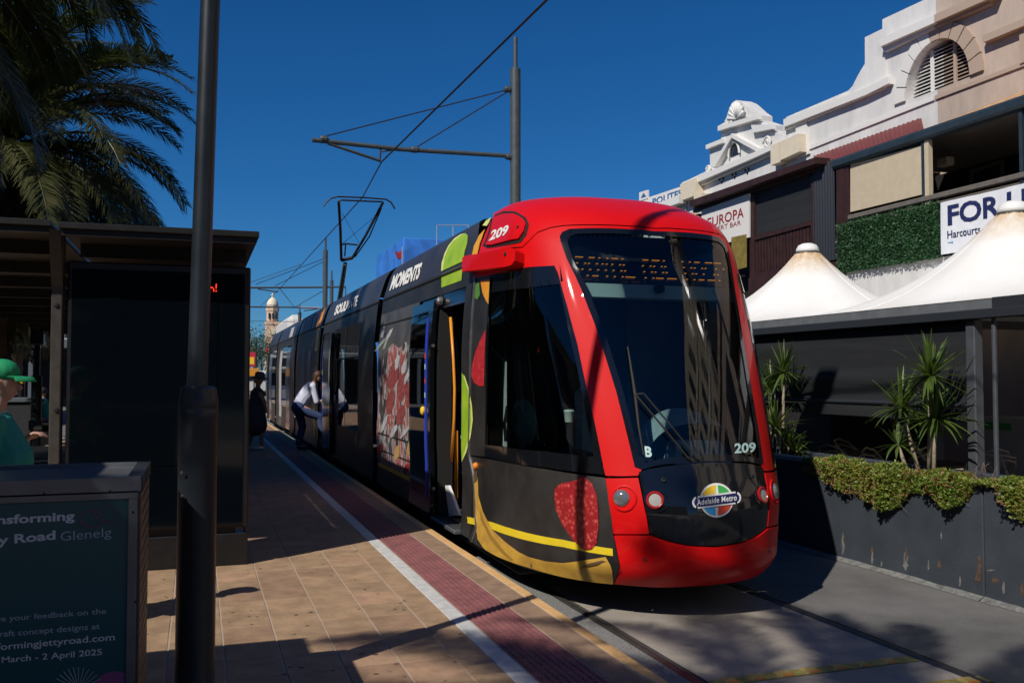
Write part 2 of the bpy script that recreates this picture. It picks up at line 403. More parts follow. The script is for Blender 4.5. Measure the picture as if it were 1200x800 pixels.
# ================================================================== TRAM
TX, TY = 3.705, 6.138
TP = 2.355; TLB, TLT = 1.93, .757
ZK = np.array([.26,.45,.8,1.2,2.0,3.0,3.2,3.4,3.55,3.62,3.64])
VK = np.array([.15,-.05,-.062,.063,.386,.873,.985,1.319,1.79,2.55,3.3])
WK = np.array([1.18,1.155,1.15,1.163,1.162,1.085,1.03,.955,.82,.34,.02])
def pch(x, xk, yk):
    h = np.diff(xk); d = np.diff(yk)/h; s = np.zeros(len(xk))
    for i in range(1, len(xk)-1):
        if d[i-1]*d[i] > 0: s[i] = 2*d[i-1]*d[i]/(d[i-1]+d[i])
    s[0], s[-1] = d[0], d[-1]
    x = min(max(x, xk[0]), xk[-1]); i = int(min(max(np.searchsorted(xk, x)-1, 0), len(h)-1)); t = (x-xk[i])/h[i]
    return yk[i]*(2*t**3-3*t**2+1)+s[i]*h[i]*(t**3-2*t**2+t)+yk[i+1]*(-2*t**3+3*t**2)+s[i+1]*h[i]*(t**3-t**2)
_c = {}
def prof(z):
    k = round(z, 4)
    if k not in _c: _c[k] = (float(pch(z, ZK, VK)), float(pch(z, ZK, WK)), TLB+(TLT-TLB)*min(max((z-.5)/2.5, 0), 1))
    return _c[k]
def TS(a, z):                                        # tram skin: a runs round the nose, then along the side in metres
    v0, w, L = prof(z); th = min(abs(a), math.pi/2)
    u = w*math.sin(th)**(2/TP); v = v0+L*(1-max(0.0, math.cos(th))**(2/TP))+max(0, abs(a)-math.pi/2)
    return np.array([TX+(u if a > 0 else -u), TY+v, z])
def a_of(p):
    v0, w, L = prof(p[2]); u = abs(p[0]-TX)/w; v = p[1]-TY-v0
    if v >= L: a = math.pi/2+v-L
    else: a = math.atan2(min(u,1)**(TP/2), max(0, 1-v/L)**(TP/2))
    return a if p[0] > TX else -a
def side_a(y, z): v0, w, L = prof(z); return -(math.pi/2+(y-TY-v0-L))
def inside(p):
    if not .26 <= p[2] <= 3.64: return False
    v0, w, L = prof(p[2]); u = abs(p[0]-TX)/w
    return u <= 1 and p[1]-TY >= v0+L*(1-max(0.0, 1-u**TP)**(1/TP))
def cast(px, py, tries=10):
    d = ray(px, py); t = 4.5
    while t < 45:
        if inside(EYE+d*t): break
        t += .04
    if t >= 45:
        if tries: return cast(px+(770-px)*.004, py+(480-py)*.006, tries-1)
        raise ValueError('miss %s %s' % (px, py))
    lo, hi = t-.04, t
    for _ in range(14):
        m = (lo+hi)/2
        if inside(EYE+d*m): hi = m
        else: lo = m
    return EYE+d*hi
def AZ(px, py): p = cast(px, py); return (a_of(p), p[2])
def az(pts): return [AZ(*p) for p in pts]
def tn(a, z):
    e = .002; z1, z0 = min(z+e, 3.64), max(z-e, .26)
    da = TS(a+e, z)-TS(a-e, z); dz = TS(a, z1)-TS(a, z0); n = np.cross(da, dz); l = np.linalg.norm(n)
    return n/l if l > 1e-12 else np.array([0,0,1.])
def clip_cell(poly, x0, x1, y0, y1):
    for ax, lim, sg in ((0,x0,1),(0,x1,-1),(1,y0,1),(1,y1,-1)):
        out = []; n = len(poly)
        for i in range(n):
            p, q = poly[i], poly[(i+1) % n]; dp, dq = sg*(p[ax]-lim), sg*(q[ax]-lim)
            if dp >= 0: out.append(p)
            if (dp >= 0) != (dq >= 0):
                t = dp/(dp-dq); out.append((p[0]+t*(q[0]-p[0]), p[1]+t*(q[1]-p[1])))
        poly = out
        if len(poly) < 3: return []
    return poly
def grid_patch(poly, fn, xs, ys):
    """polygon in a 2D domain, cut by a grid and laid on a surface fn(x, y)"""
    mb = MB(); idx = {}
    A = np.array(poly); 
    xs = [x for x in xs]; ys = [y for y in ys]
    for i in range(len(xs)-1):
        if xs[i+1] < A[:,0].min() or xs[i] > A[:,0].max(): continue
        for j in range(len(ys)-1):
            if ys[j+1] < A[:,1].min() or ys[j] > A[:,1].max(): continue
            c = clip_cell(poly, xs[i], xs[i+1], ys[j], ys[j+1])
            f = []
            for p in c:
                k = (round(p[0], 4), round(p[1], 4))
                if k not in idx: idx[k] = len(mb.v); mb.v.append(tuple(fn(p[0], p[1])))
                if not f or f[-1] != idx[k]: f.append(idx[k])
            if len(f) > 2 and f[0] == f[-1]: f.pop()
            if len(set(f)) == len(f) and len(f) > 2: mb.f.append(tuple(f))
    mb.par = {i: k for k, i in idx.items()}
    return mb
ZS = list(np.concatenate([np.arange(.26, 3.0, .09), np.arange(3.0, 3.641, .04)])) + [3.6401]
def frange(a, b, s): n = max(1, int(math.ceil((b-a)/s))); return [a+(b-a)*i/n for i in range(n+1)]
def area2(poly): return sum(poly[i][0]*poly[(i+1) % len(poly)][1]-poly[(i+1) % len(poly)][0]*poly[i][1] for i in range(len(poly)))
def mirrored(mb, name, m, parent, join):
    V = [(2*TX-v[0], v[1], v[2]) for v in mb.v]; Fm = [f[::-1] for f in mb.f]
    if join:                                          # halves meet on the centre line
        key = {}; out = MB()
        for vs, fs in ((mb.v, mb.f), (V, Fm)):
            idx = []
            for v in vs:
                k = tuple(round(c, 4) for c in v)
                if k not in key: key[k] = len(out.v); out.v.append(v)
                idx.append(key[k])
            for f in fs:
                g_ = tuple(idx[i] for i in f)
                if len(set(g_)) == len(g_): out.f.append(g_)
        return out
    o = MB(); o.v = V; o.f = Fm; o.build(name, m, parent, smooth=40); return mb
def skin(name, poly, m, parent, off=.0, mirror=False, da=.045, zs=None, thick=0.0, smooth=True):
    if area2(poly) < 0: poly = poly[::-1]
    xs = [p[0] for p in poly]; lo, hi = min(xs), max(xs)
    gx = frange(lo, hi, da) if hi-lo < 3.5 else frange(lo, hi, .5)
    fn = lambda a, z: TS(a, z)+tn(a, z)*off
    mb = grid_patch(poly, fn, gx, zs or ZS)
    if thick:
        fn2 = lambda a, z: TS(a, z)+tn(a, z)*(off-thick); n = len(poly); dens = []
        for i in range(n):
            p, q = np.array(poly[i]), np.array(poly[(i+1) % n]); k = max(1, int(np.linalg.norm(q-p)/.06))
            dens += [p+(q-p)*t/k for t in range(k)]
        b = len(mb.v); k = len(dens)
        for p in dens: mb.v.append(tuple(fn(*p))); mb.v.append(tuple(fn2(*p)))
        mb.f += [(b+2*i, b+2*i+1, b+(2*i+3) % (2*k), b+(2*i+2) % (2*k)) for i in range(k)]
    par = None if (mirror or thick) else mb.par
    if mirror: mb = mirrored(mb, name, m, parent, max(xs) > -1e-4)
    o = mb.build(name, m, parent, smooth=40 if smooth else False)
    if par:                                           # exact surface normals keep reflections in the glass clean
        o.data.normals_split_custom_set_from_vertices([tuple(tn(par[i][0] if abs(par[i][0]) > .004 else .004, par[i][1])) if abs(par[i][0]) > .004 else tuple(np.array([0,1,1])*tn(.004, par[i][1])) for i in range(len(mb.v))])
    return o
def sym(left):
    """closed polygon from a left-half chain that starts and ends on the centre line"""
    L = list(left); return L + [(-a, z) for a, z in L[::-1] if abs(a) > 1e-6]
def cast_text(s, quad, off, name, m, parent, **kw):
    def fn(u, v):
        p = bil(quad, u, v); a, z = AZ(*p); return TS(a, z)+tn(a, z)*off
    return text_map(s, fn, name, m, parent, **kw)
tram = thing('tram', 'red nosed articulated tram in dark fruit print livery, number 209, at the platform', 'tram')
# ---- measured outlines (photo pixels) cast on the skin
ws_left = az([(780,543.5),(766,546),(752,550),(744,547),(722,458),(704,400),(696,377),(681,338.5),(674,323),(664.5,304),(657,283),(656,277),(659,272),(667,268.5),(690,267.5),(720,267.8),(750,269.5)])
zc0 = AZ(826,540)[1]; zc1 = AZ(766,271)[1]
ws = [(0, zc0)]+ws_left+[(0, zc1)]
seam_roof = az([(750,266.2),(720,264.6),(690,264),(660,265),(645,267.5),(630,273),(620,283),(612,290.5)])
zc2 = zc1+.022
def outer(off=0): return None
pod_l = az([(556,301)]); 
win_edge = az([(649.5,311),(654,320),(665,360),(676.5,402.5),(684,438.5),(698,500),(709.5,557)])
win_top = az([(575,322),(600,318.5),(625,314.8),(649.5,311)])
# front mask: between roof seam, windscreen and side window
fm = [(0, zc2)]+seam_roof+pod_l+az([(553,326)])+win_top[:-1]+win_edge+az([(728,557.6),(747.5,557)])+[ws_left[2]]+ws_left[3:]+[(0, zc1)]
skin('front_mask', fm, 'red_paint', tram, 0, mirror=True)
# inner liner, seen as the dark line in the joints
skin('joint_liner', [(0, zc2+.03)]+[(a, z+.03) for a, z in seam_roof]+[(a, z-.03) for a, z in seam_roof[::-1]]+[(0, zc2-.03)], 'seam', tram, -.02, mirror=True)
# roof cap
rc_rear = az([(561,297),(564,285),(568,275),(573,264),(578.5,253)])
rear_a = [(side_a(9.1+.25*(z-3.0), z), z) for z in (3.0,3.2,3.4,3.55,3.62,3.638)]
rc = [(0, zc2+.010)]+[(a, z+.010) for a, z in seam_roof]+[(rc_rear[0][0], rc_rear[0][1])]+rc_rear
top = prof(3.639)
rc += [(rc_rear[-1][0], 3.5),(rc_rear[-1][0]+.0, 3.62),(rc_rear[-1][0], 3.6395),(0, 3.6395)]
skin('roof_cap', rc, 'red_paint', tram, 0, mirror=True)
# windscreen: glass over the whole opening, black frit ring proud of it
wsf = sym(ws)
skin('windscreen', wsf, 'windscreen_glass', tram, -.004)
inn = []
cxm, czm = 0.0, (zc0+zc1)/2
for a, z in ws: inn.append((a*.905 if a < -1e-6 else 0.0, czm+(z-czm)*.95 + (.0)))
ring = [(0, zc0)]+ws[1:-1]+[(0, zc1)]+inn[::-1]
skin('windscreen_border', ring, 'black_gloss', tram, .003, mirror=True)
# black front panel and the bumper
fp = [(0, zc0-.012)]+az([(820,542.5),(780,546),(760,549.5),(748.6,552.5),(755,590),(761.6,625),(785,633.5),(806,638)])+[(0, AZ(826,640.2)[1])]
fp = [p for p in fp if p[0] <= 0]
skin('front_panel', sym(fp), 'black_gloss', tram, 0)
bp = [(0, fp[-1][1]-.012)]+[(a, z-.010) for a, z in fp[-2:-4:-1]]+az([(761.6,627.5),(740,627),(720.2,627),(720.5,682.5)])
zb = bp[-1][1]-.012
bp += [(bp[-1][0]*.5, zb),(0, zb)]
skin('bumper', sym(bp), 'red_paint', tram, .012, thick=.05)
sk = [(0, zb-.004),(bp[-3][0], bp[-3][1]-.004),(bp[-3][0], .262),(0, .262)]
skin('bumper_skirt', sym(sk), 'rubber', tram, -.01)
crease = az([(724,628.5),(745,637),(775,647),(806,651)])
# headlight panels
hp = az([(709.8,560.2),(747.8,559.6),(754,590),(760.6,625),(719,625),(714,590)])
hpo = skin('headlight_panel', hp, 'red_paint', tram, .004, mirror=True, thick=.03)
def lamp(px, py, kind, flip):
    a, z = AZ(px, py); a = -a if flip else a; c = TS(a, z); n = tn(a, z)
    if kind == 'outer':
        o = MB().lathe([(.098,-.03),(.098,.006),(.088,.009),(.080,.002),(.07,-.03)], c, n, 24).build('headlight', 'red_paint', tram, smooth=30)
        ci = c + np.cross([0,0,1.], n)*(-.022 if not flip else .022)
        MB().lathe([(.064,-.045),(.064,.004),(.060,.010),(.045,.020),(.02,.026),(.001,.027)], ci, n, 20).build('lens', 'lamp_glass', o, smooth=50)
    else:
        o = MB().lathe([(.066,-.03),(.066,.008),(.058,.014),(.050,.012),(.046,.004)], c, n, 22).build('marker_light', 'lamp_ring', tram, smooth=30)
        MB().lathe([(.046,-.02),(.046,.006),(.001,.009)], c, n, 18).build('lens', 'led_grey', o, smooth=50)
        MB().lathe([(.075,-.05),(.075,.002),(.07,.004),(.06,-.01)], c+np.cross([0,0,1.], n)*.03*(1 if not flip else -1)-[0,0,.012], n, 20).build('recess', 'black_gloss', o, smooth=30)
for fl in (0, 1):
    lamp(731.5,583.5,'outer',fl); lamp(767.5,585.6,'inner',fl)
for px, py in ((777.5,562.5),(756,655)):
    a, z = AZ(px, py)
    for s in (1,-1): MB().lathe([(.016,-.02),(.016,.014),(.010,.016),(.009,.006)], TS(s*a, z), tn(s*a, z), 12).build('tow_hole', 'rubber', tram)
# logo on the front panel
LQ = lambda x, y, off: (lambda a, z: TS(a, z)+tn(a, z)*off)(*AZ(x, y))
lcx, lcy = 839.3, 585.8
def ring_pts(r0, r1, t0, t1, n=14):
    f = lambda r, t: (lcx+r*math.cos(t)*.985, lcy-r*math.sin(t))
    return [f(r1, t0+(t1-t0)*i/n) for i in range(n+1)]+[f(r0, t1-(t1-t0)*i/n) for i in range(n+1)]
badge = MB(); cir = [LQ(lcx+19.6*math.cos(2*math.pi*i/32), lcy-20*math.sin(2*math.pi*i/32), .005) for i in range(32)]; cc = LQ(lcx, lcy, .005)
badge.add([cc]+cir, [(0, 1+i, 1+(i+1) % 32)[::-1] for i in range(32)])
bo = badge.build('badge', 'white_print', tram)
for m_, q in (('logo_green',0),('logo_yellow',1),('logo_blue',2),('logo_red',3)):
    t0 = math.pi/2*q; pts = []
    n = 10; seg = [(17.6*math.cos(t0+.06+(math.pi/2-.12)*i/n), 17.6*math.sin(t0+.06+(math.pi/2-.12)*i/n)) for i in range(n+1)]
    inr = [(5.5*math.cos(t0+math.pi/2-.35), 11*math.sin(t0+math.pi/2-.35)), (6*math.cos(t0+math.pi/4), 6*math.sin(t0+math.pi/4)), (11*math.cos(t0+.35), 5.5*math.sin(t0+.35))]
    inr = [(8*math.cos(t0+math.pi/2-.28), 8*math.sin(t0+math.pi/2-.28)), (5.2*math.cos(t0+math.pi/4), 5.2*math.sin(t0+math.pi/4)), (8*math.cos(t0+.28), 8*math.sin(t0+.28))]
    MB().add([LQ(lcx+x, lcy-y, .0075) for x, y in seg+inr], [tuple(range(len(seg)+3))[::-1]]).build('badge_quarter', m_, bo)
def bar(x0, y0, x1, y1, h, off, nm, m_, n=18):
    pts = []
    for i in range(n+1): t = i/n; pts.append((x0+(x1-x0)*t, y0+(y1-y0)*t-h))
    for i in range(n+1): t = 1-i/n; pts.append((x0+(x1-x0)*t, y0+(y1-y0)*t+h))
    e = [(x1+h*.9*math.cos(q), y1-h*math.sin(q)) for q in np.linspace(1.2,-1.2,7)]; e2 = [(x0-h*.9*math.cos(q), y0+h*math.sin(q)) for q in np.linspace(1.2,-1.2,7)]
    P = pts[:n+1]+e+pts[n+1:]+e2
    k = len(P); c = ((x0+x1)/2, (y0+y1)/2)
    up = [LQ(x0+(x1-x0)*i/n, y0+(y1-y0)*i/n-h, off) for i in range(n+1)]; dn = [LQ(x0+(x1-x0)*i/n, y0+(y1-y0)*i/n+h, off) for i in range(n+1)]
    mb = MB(); mb.add(up+dn, [(i, i+1, n+2+i, n+1+i)[::-1] for i in range(n)])
    mb.add([LQ(x1, y1, off)]+[LQ(*p, off) for p in e], [(0, i, i+1)[::-1] for i in range(1, 7)]); mb.add([LQ(x0, y0, off)]+[LQ(*p, off) for p in e2], [(0, i, i+1)[::-1] for i in range(1, 7)])
    return mb.build(nm, m_, bo)
bar(817, 588.6, 861, 583.0, 7.2, .010, 'badge_bar_edge', 'white_print'); bar(817.5, 588.5, 860.5, 583.1, 5.2, .0125, 'badge_bar', 'navy')
cast_text('Adelaide Metro', [(816,592.2),(862,586.2),(862,579.4),(816,585.6)], .015, 'badge_text', 'white_print', bo, bold=.02, spacing=1.1)
# flat dark patch painting in the number recess's shade, and the lifted panel
skin('number_recess_shade', az([(572,291),(566,288),(577,256),(581,252),(590,248),(604,248.2),(616,255),(620,263),(617,275.5),(611,284),(603,286)]), 'seam', tram, .004)
npn = skin('number_panel', az([(571,287.5),(580,256),(591,251.8),(604,252),(614.5,258),(617.5,263),(615,272.5),(609.5,280.5),(577.5,287.5)]), 'red_paint', tram, .022, thick=.018)
cast_text('209', [(575.5,284),(597,276),(600,264),(579.5,271)], .026, 'number', 'white_print', npn, bold=.035, grid=3)
MB().lathe([(.016,-.0),(.014,.03),(.001,.031)], cast(609,267.5), tn(*AZ(609,267.5)), 10).build('bolt', 'rubber', npn)
# camera housing that juts out under the roof line
pod = skin('camera_housing', az([(553.5,320),(553.5,305),(557,303),(606,293.5),(612,294.5),(615,298),(614.5,309),(611,314),(604,315.5)]), 'red_paint', tram, .11, thick=.14)
MB().lathe([(.02,0),(.016,.01),(.001,.012)], cast(605,301)+tn(*AZ(605,301))*.11, tn(*AZ(605,301)), 10).build('camera_eye', 'rubber', pod)
# cab side: window, frame, panels
zs_b = .265
cw = az([(575,322.5),(649.5,311.5),(654,320),(665,360),(676.5,402.5),(684,438.5),(698,500),(708.5,556),(640,547.5),(568.5,535)])
gl = az([(576,343),(616,338),(656,333),(676,428),(696,535),(640,528.5),(572,521)])
fr = [cw[0], cw[1]]+cw[2:]+[cw[0]]+[gl[0]]+gl[:0:-1]+[gl[0]]
skin('cab_window_frame', fr, 'black_gloss', tram, .004, mirror=True)
skin('cab_window', gl, 'side_glass', tram, -.004, mirror=True)
skin('cab_post', az([(553.5,325),(575,322.5),(568.5,535),(551.5,533)]), 'black_wrap', tram, 0, mirror=True)
low = az([(551.5,534.5),(568,537),(604,543.5),(640,549.5),(709,559.5),(714,590),(718.3,625),(719,683)])
yb = cast(551.5,534.5)[1]
lo_poly = low+[(low[-1][0], .262),(side_a(yb, .262), .262)]
skin('cab_side_panel', lo_poly, 'black_wrap', tram, 0, mirror=True)
# prints on the cab side
def decal(name, pts, m, off=.003, parent=tram): return skin(name, az(pts), m, parent, off)
def blob_mat(name, c1, c2, scale, dots=None, bumpy=.6):
    m = bpy.data.materials.new(name); m.use_nodes = True; MATS[name] = m; n = m.node_tree.nodes; l = m.node_tree.links; b = n['Principled BSDF']
    g_ = n.new('ShaderNodeNewGeometry'); v = n.new('ShaderNodeTexVoronoi'); v.inputs['Scale'].default_value = scale; l.new(g_.outputs['Position'], v.inputs['Vector'])
    cr = n.new('ShaderNodeValToRGB'); e = cr.color_ramp.elements; e[0].position = .0; e[1].position = .52; e[0].color = (*c1, 1); e[1].color = (*c2, 1)
    if dots: x = cr.color_ramp.elements.new(.12); x.color = (*c1, 1); e[0].color = (*dots, 1)
    l.new(v.outputs['Distance'], cr.inputs[0])
    no = n.new('ShaderNodeTexNoise'); no.inputs['Scale'].default_value = 4; l.new(g_.outputs['Position'], no.inputs['Vector'])
    mx = n.new('ShaderNodeMixRGB'); mx.blend_type = 'MULTIPLY'; mx.inputs[0].default_value = .12; l.new(cr.outputs[0], mx.inputs[1]); l.new(no.outputs[0], mx.inputs[2]); l.new(mx.outputs[0], b.inputs['Base Color']); b.inputs['Roughness'].default_value = .45
    return m
blob_mat('raspberry_print', (.60,.075,.065), (.30,.010,.014), 27, dots=(.82,.45,.40)); blob_mat('strawberry_print', (.62,.05,.05), (.45,.02,.03), 24, dots=(.85,.45,.3))
mat('banana_print', (.60,.36,.055), .45, col2=(.42,.23,.04), vscale=3.2, stretch=(1,1.2,2.5)); mat('banana_tip', (.10,.06,.03), .6)
mat('lime_print', (.36,.52,.03), .45, col2=(.22,.42,.02), vscale=4); mat('lime_edge', (.62,.70,.20), .45); mat('mango_print', (.75,.38,.02), .45, col2=(.7,.22,.02), vscale=5)
mat('leaf_print', (.08,.22,.03), .45)
decal('yellow_stripe', [(547.5,605),(600,619),(660,632),(718,642.5),(718.3,651),(660,640.5),(600,628),(548,612.5)], 'yellow_print', .002)
decal('banana_print', [(556.5,556),(559.6,556),(561,580),(566,598),(576,618),(592,634),(608,646),(620,652),(640,657),(660,659),(684,656),(710,652),(717.5,668),(718.5,685),(690,682),(660,675.5),(620,664.5),(580,653),(568,646),(560,631),(557,616),(555.2,580)], 'banana_print', .0045)
decal('banana_stalk', [(557,549),(560,550),(559.6,563),(556.5,566),(555,558)], 'banana_tip', .006)
mat('banana_line', (.30,.17,.03), .5)
decal('banana_ridge', [(563,596),(567,608),(578,628),(592,646),(602,655.5),(600,656),(588,647),(574,630),(564,609)], 'banana_line', .006)
decal('banana_bruise', [(690,659.5),(706,656),(711,657.5),(700,661),(688,663),(680,665)], 'banana_tip', .006)
decal('raspberry_print', [(654,569),(658,566.5),(662,565),(668,564.5),(676,562),(680,558),(684,557.5),(689,561),(695,568),(699.6,580),(701.5,600),(701.8,616),(699.5,636),(694,643),(688,644),(682,642),(672,632),(660,615),(652,596),(650.4,582),(651,573)], 'raspberry_print', .007)
decal('lime_print', [(541.5,437),(545,440),(550,455),(553.7,475),(554.7,492),(552,512),(547,530),(541.5,541)], 'lime_print', .004)
decal('lime_rim', [(545,440),(550,455),(553.7,475),(554.7,492),(552,512),(547,530),(541.5,541),(542.2,536.5),(545.8,526),(550.3,511),(553,492),(552,475),(548.6,456),(543.5,441)], 'lime_edge', .006)
decal('strawberry_print', [(570,386),(565,395),(558,412),(554,428),(553.3,440),(556,448),(562,452),(567.8,452.5),(568.8,420)], 'strawberry_print', .007)
decal('mango_print', [(563.5,328.5),(574.5,327.5),(573,356.5),(570,352),(566,343)], 'mango_print', .006)
decal('leaf_print', [(558,333),(562,330.5),(563,345),(560,351),(556.5,349)], 'leaf_print', .005)
t_ = AZ(558.5,545.5); MB().lathe([(.034,-.01),(.034,.012),(.028,.03),(.012,.038),(.001,.039)], TS(*t_), tn(*t_), 16).build('indicator_light', 'amber_lens', tram, smooth=50)
t_ = az([(556.8,325),(557.9,325),(550.6,533),(550.0,640),(548.6,640),(549.4,533)])
skin('door_pillar_trim', t_, 'steel', tram, .012, thick=.015)
# ---- straight body: patches in (y, z) on the side
def SY(y, z, off=0.0):
    w0 = prof(max(.26, z-.004))[1]; w1 = prof(min(3.64, z+.004))[1]; w = prof(z)[1]
    n = np.array([-.008, 0, -(w1-w0)*-1.0]); n = np.array([-.008, 0, (w0-w1)]); n /= np.linalg.norm(n)
    return np.array([TX-w, y, z]) + n*off
def yz(pts):
    r = []
    for p in pts: c = cast(*p); r.append((c[1], c[2]))
    return r
def side(name, poly, m, parent, off=0., mirror=False, thick=0., dy=.6):
    if area2(poly) > 0: poly = poly[::-1]
    ys = [p[0] for p in poly]
    mb = grid_patch(poly, lambda y, z: SY(y, z, off), frange(min(ys), max(ys), dy), ZS)
    if thick:
        b = len(mb.v); dens = []
        for i in range(len(poly)):
            p, q = np.array(poly[i]), np.array(poly[(i+1) % len(poly)]); k = max(1, int(np.linalg.norm(q-p)/.1)); dens += [p+(q-p)*t/k for t in range(k)]
        k = len(dens)
        for p in dens: mb.v.append(tuple(SY(*p, off))); mb.v.append(tuple(SY(*p, off-thick)))
        mb.f += [(b+2*i, b+2*i+1, b+(2*i+3) % (2*k), b+(2*i+2) % (2*k)) for i in range(k)]
    if mirror: mb = mirrored(mb, name, m, parent, False)
    return mb.build(name, m, parent, smooth=40)
def rect(y0, y1, z0, z1): return [(y0,z0),(y1,z0),(y1,z1),(y0,z1)]
ZSEAM = 3.0
MODS = [(8.62, 13.62), (14.02, 20.42), (20.82, 25.72), (26.12, 32.3), (32.7, 36.6)]
yd0 = cast(541,540)[1]; yd1 = cast(514,560)[1]         # the open doorway
yj = cast(551.5,534)[1]
for k, (y0, y1) in enumerate(MODS):
    ys = y0 if k else yz([(561,297)])[0][0]-.02
    ro = side('roof_fairing', [(ys, ZSEAM+.012),(y1, ZSEAM+.012),(y1, 3.639),(ys+(.9 if k == 0 else 0), 3.639)]+([(ys+.42, 3.42),(ys+.22, 3.25)] if k == 0 else []), 'roof_wrap', tram, -.003, mirror=True)
    side('cant_rail', rect(yj if k == 0 else y0, y1, 2.78, ZSEAM-.006), 'black_wrap', tram, 0, mirror=True)
    side('roof_gutter', rect(yj if k == 0 else y0, y1, ZSEAM-.012, ZSEAM+.014), 'seam', tram, .012, mirror=True, thick=.03)
    MB().add([(TX-.35,y0+(1.2 if k == 0 else 0),3.636),(TX+.35,y0+(1.2 if k == 0 else 0),3.636),(TX+.35,y1,3.636),(TX-.35,y1,3.636)], [(0,1,2,3)]).build('roof_top', 'roof_wrap', tram)
    if k < 4:                                          # bellows between the modules
        n = 12; mb = MB()
        prof_pts = [(-1.05,.4),(-1.08,1.2),(-1.08,2.4),(-1.0,3.05),(-.85,3.3),(-.5,3.42),(.5,3.42),(.85,3.3),(1.0,3.05),(1.08,2.4),(1.08,1.2),(1.05,.4)]
        for i in range(n+1):
            s = 1 if i % 2 else .955; yy = y1+(MODS[k+1][0]-y1)*i/n
            mb.v += [(TX+x*s, yy, .4+(z-.4)*s) for x, z in prof_pts]
        m_ = len(prof_pts); mb.f = [(i*m_+j, i*m_+j+1, (i+1)*m_+j+1, (i+1)*m_+j) for i in range(n) for j in range(m_-1)]
        mb.build('gangway_bellows', 'rubber', tram)
for k in range(5):
    y0, y1 = MODS[k]; MB().bbox((TX-1.05, y0+.1 if k else 7.6, .14), (TX+1.05, y1-.1, .275), .02).build('under_frame', 'under_frame', tram)
    for yy in ((y0+y1)/2-.9, (y0+y1)/2+.9):
        if k % 2 == 0:
            for s in (-1, 1): MB().lathe([(.29,-.06),(.30,-.05),(.30,.05),(.27,.06)], (TX+s*.75, yy, .31), (1,0,0), 20).build('wheel', 'under_frame', tram)
# ---- first module: jamb, doorway, open leaf, printed panel
side('door_jamb', [(yd0,.28),(yj,.28),(yj,ZSEAM-.2),(yd0,ZSEAM-.2)], 'black_wrap', tram, 0, thick=.12)
side('door_lintel', rect(yd0+.0, yd1+.1, 2.62, 2.78), 'black_gloss', tram, -.01, thick=.1)
y_leaf = yd1; y_pan = cast(487,450)[1]
side('door_frame', rect(yd1, yd1+.12, .3, 2.78), 'rubber', tram, .0, thick=.16)
side('backing_panel', rect(yd1+.1, y_pan+.02, .3, 2.78), 'black_gloss', tram, -.02)
lf = side('door_leaf', [(yd1+.02,.33),(y_pan-.02,.33),(y_pan-.02,2.70),(yd1+.02,2.70)], 'black_gloss', tram, .085, thick=.045)
side('leaf_window', rect(yd1+.26, y_pan-.06, .5, 2.6), 'side_glass', lf, .090)
side('leaf_edge', rect(yd1+.17, yd1+.25, .5, 2.52), 'blue_print', lf, .094, thick=.01)
for z in (1.62, 1.78, 1.94, 2.06): side('leaf_sticker', rect(yd1+.185, yd1+.235, z, z+.06), 'logo_red' if z in (1.78,2.06) else 'pale_print', lf, .097)
MB().lathe([(.05,0),(.05,.02),(.03,.035),(.001,.036)], SY(yd1+.30, 1.47, .09), (-1,0,0), 14).build('door_button', 'logo_yellow', lf)
for z in (.62, 2.2): MB().tube([SY(yd1-.02, z, .06), SY(yd1+.2, z, .05)], .018, 6).build('leaf_arm', 'steel', lf)
# the front leaf stands ahead of the doorway
side('body_panel', rect(y_pan, 13.62, .3, 2.78), 'grey_wrap', tram, 0)

ob = grid_patch(rect(yd0, 13.62, .3, 2.78)[::-1], lambda y, z: SY(y, z)*np.array([-1,1,1])+np.array([2*TX,0,0]), frange(yd0, 13.62, .6), ZS); ob.f = [f[::-1] for f in ob.f]; ob.build('street_side_panel', 'black_gloss', tram)
for z in (2.60, 1.02, .78): side('panel_seam', rect(y_pan+.02, 13.6, z, z+.022), 'seam', tram, .006)
side('panel_stripe', rect(y_pan, 13.62, .545, .60), 'yellow_print', tram, .004)
side('panel_skirt', rect(y_pan, 13.62, .30, .54), 'black_wrap', tram, .003)
mat('cream_print', (.40,.40,.42), .5, var=.2, vscale=6); mat('pink_print', (.40,.10,.09), .5, col2=(.30,.06,.06), vscale=8); mat('dark_red_print', (.28,.02,.025), .5); mat('honey_print', (.45,.27,.10), .5); mat('pale_green_print', (.26,.31,.27), .5); mat('shade_print', (.05,.05,.055), .5, var=.3)
_po = [.003]
def PETOFF():
    _po[0] += .0004; return _po[0]
def petal(cx, cy, rx, ry, ang, m_, off, nm='printed_petal', k=0.0):
    P = []
    for i in range(18):
        t = 2*math.pi*i/18; r = 1+k*math.sin(3*t+cx); x, y = rx*math.cos(t)*r, ry*math.sin(t)*r
        P.append((cx+x*math.cos(ang)-y*math.sin(ang), cy+x*math.sin(ang)+y*math.cos(ang)))
    side(nm, yz(P), m_, tram, off, dy=.15)
blob_mat('berry_soft', (.36,.11,.10), (.24,.05,.05), 16, dots=(.50,.30,.27))
def splash(cx, cy, rx, ry, ang, m_, seed, nm='printed_petal', spiky=.3, n=26):
    rg = np.random.default_rng(seed); ph = rg.uniform(0, 6, 4); P = []
    for i in range(n):
        t = 2*math.pi*i/n; r = 1+spiky*(.5*math.sin(2*t+ph[0])+.35*math.sin(5*t+ph[1])+.25*math.sin(9*t+ph[2])); x, y = rx*math.cos(t)*r, ry*math.sin(t)*r
        P.append((cx+x*math.cos(ang)-y*math.sin(ang), cy+x*math.sin(ang)+y*math.cos(ang)))
    side(nm, yz(P), m_, tram, PETOFF(), dy=.12)
m = bpy.data.materials.new('bouquet_print'); m.use_nodes = True; MATS['bouquet_print'] = m; n = m.node_tree.nodes; l = m.node_tree.links
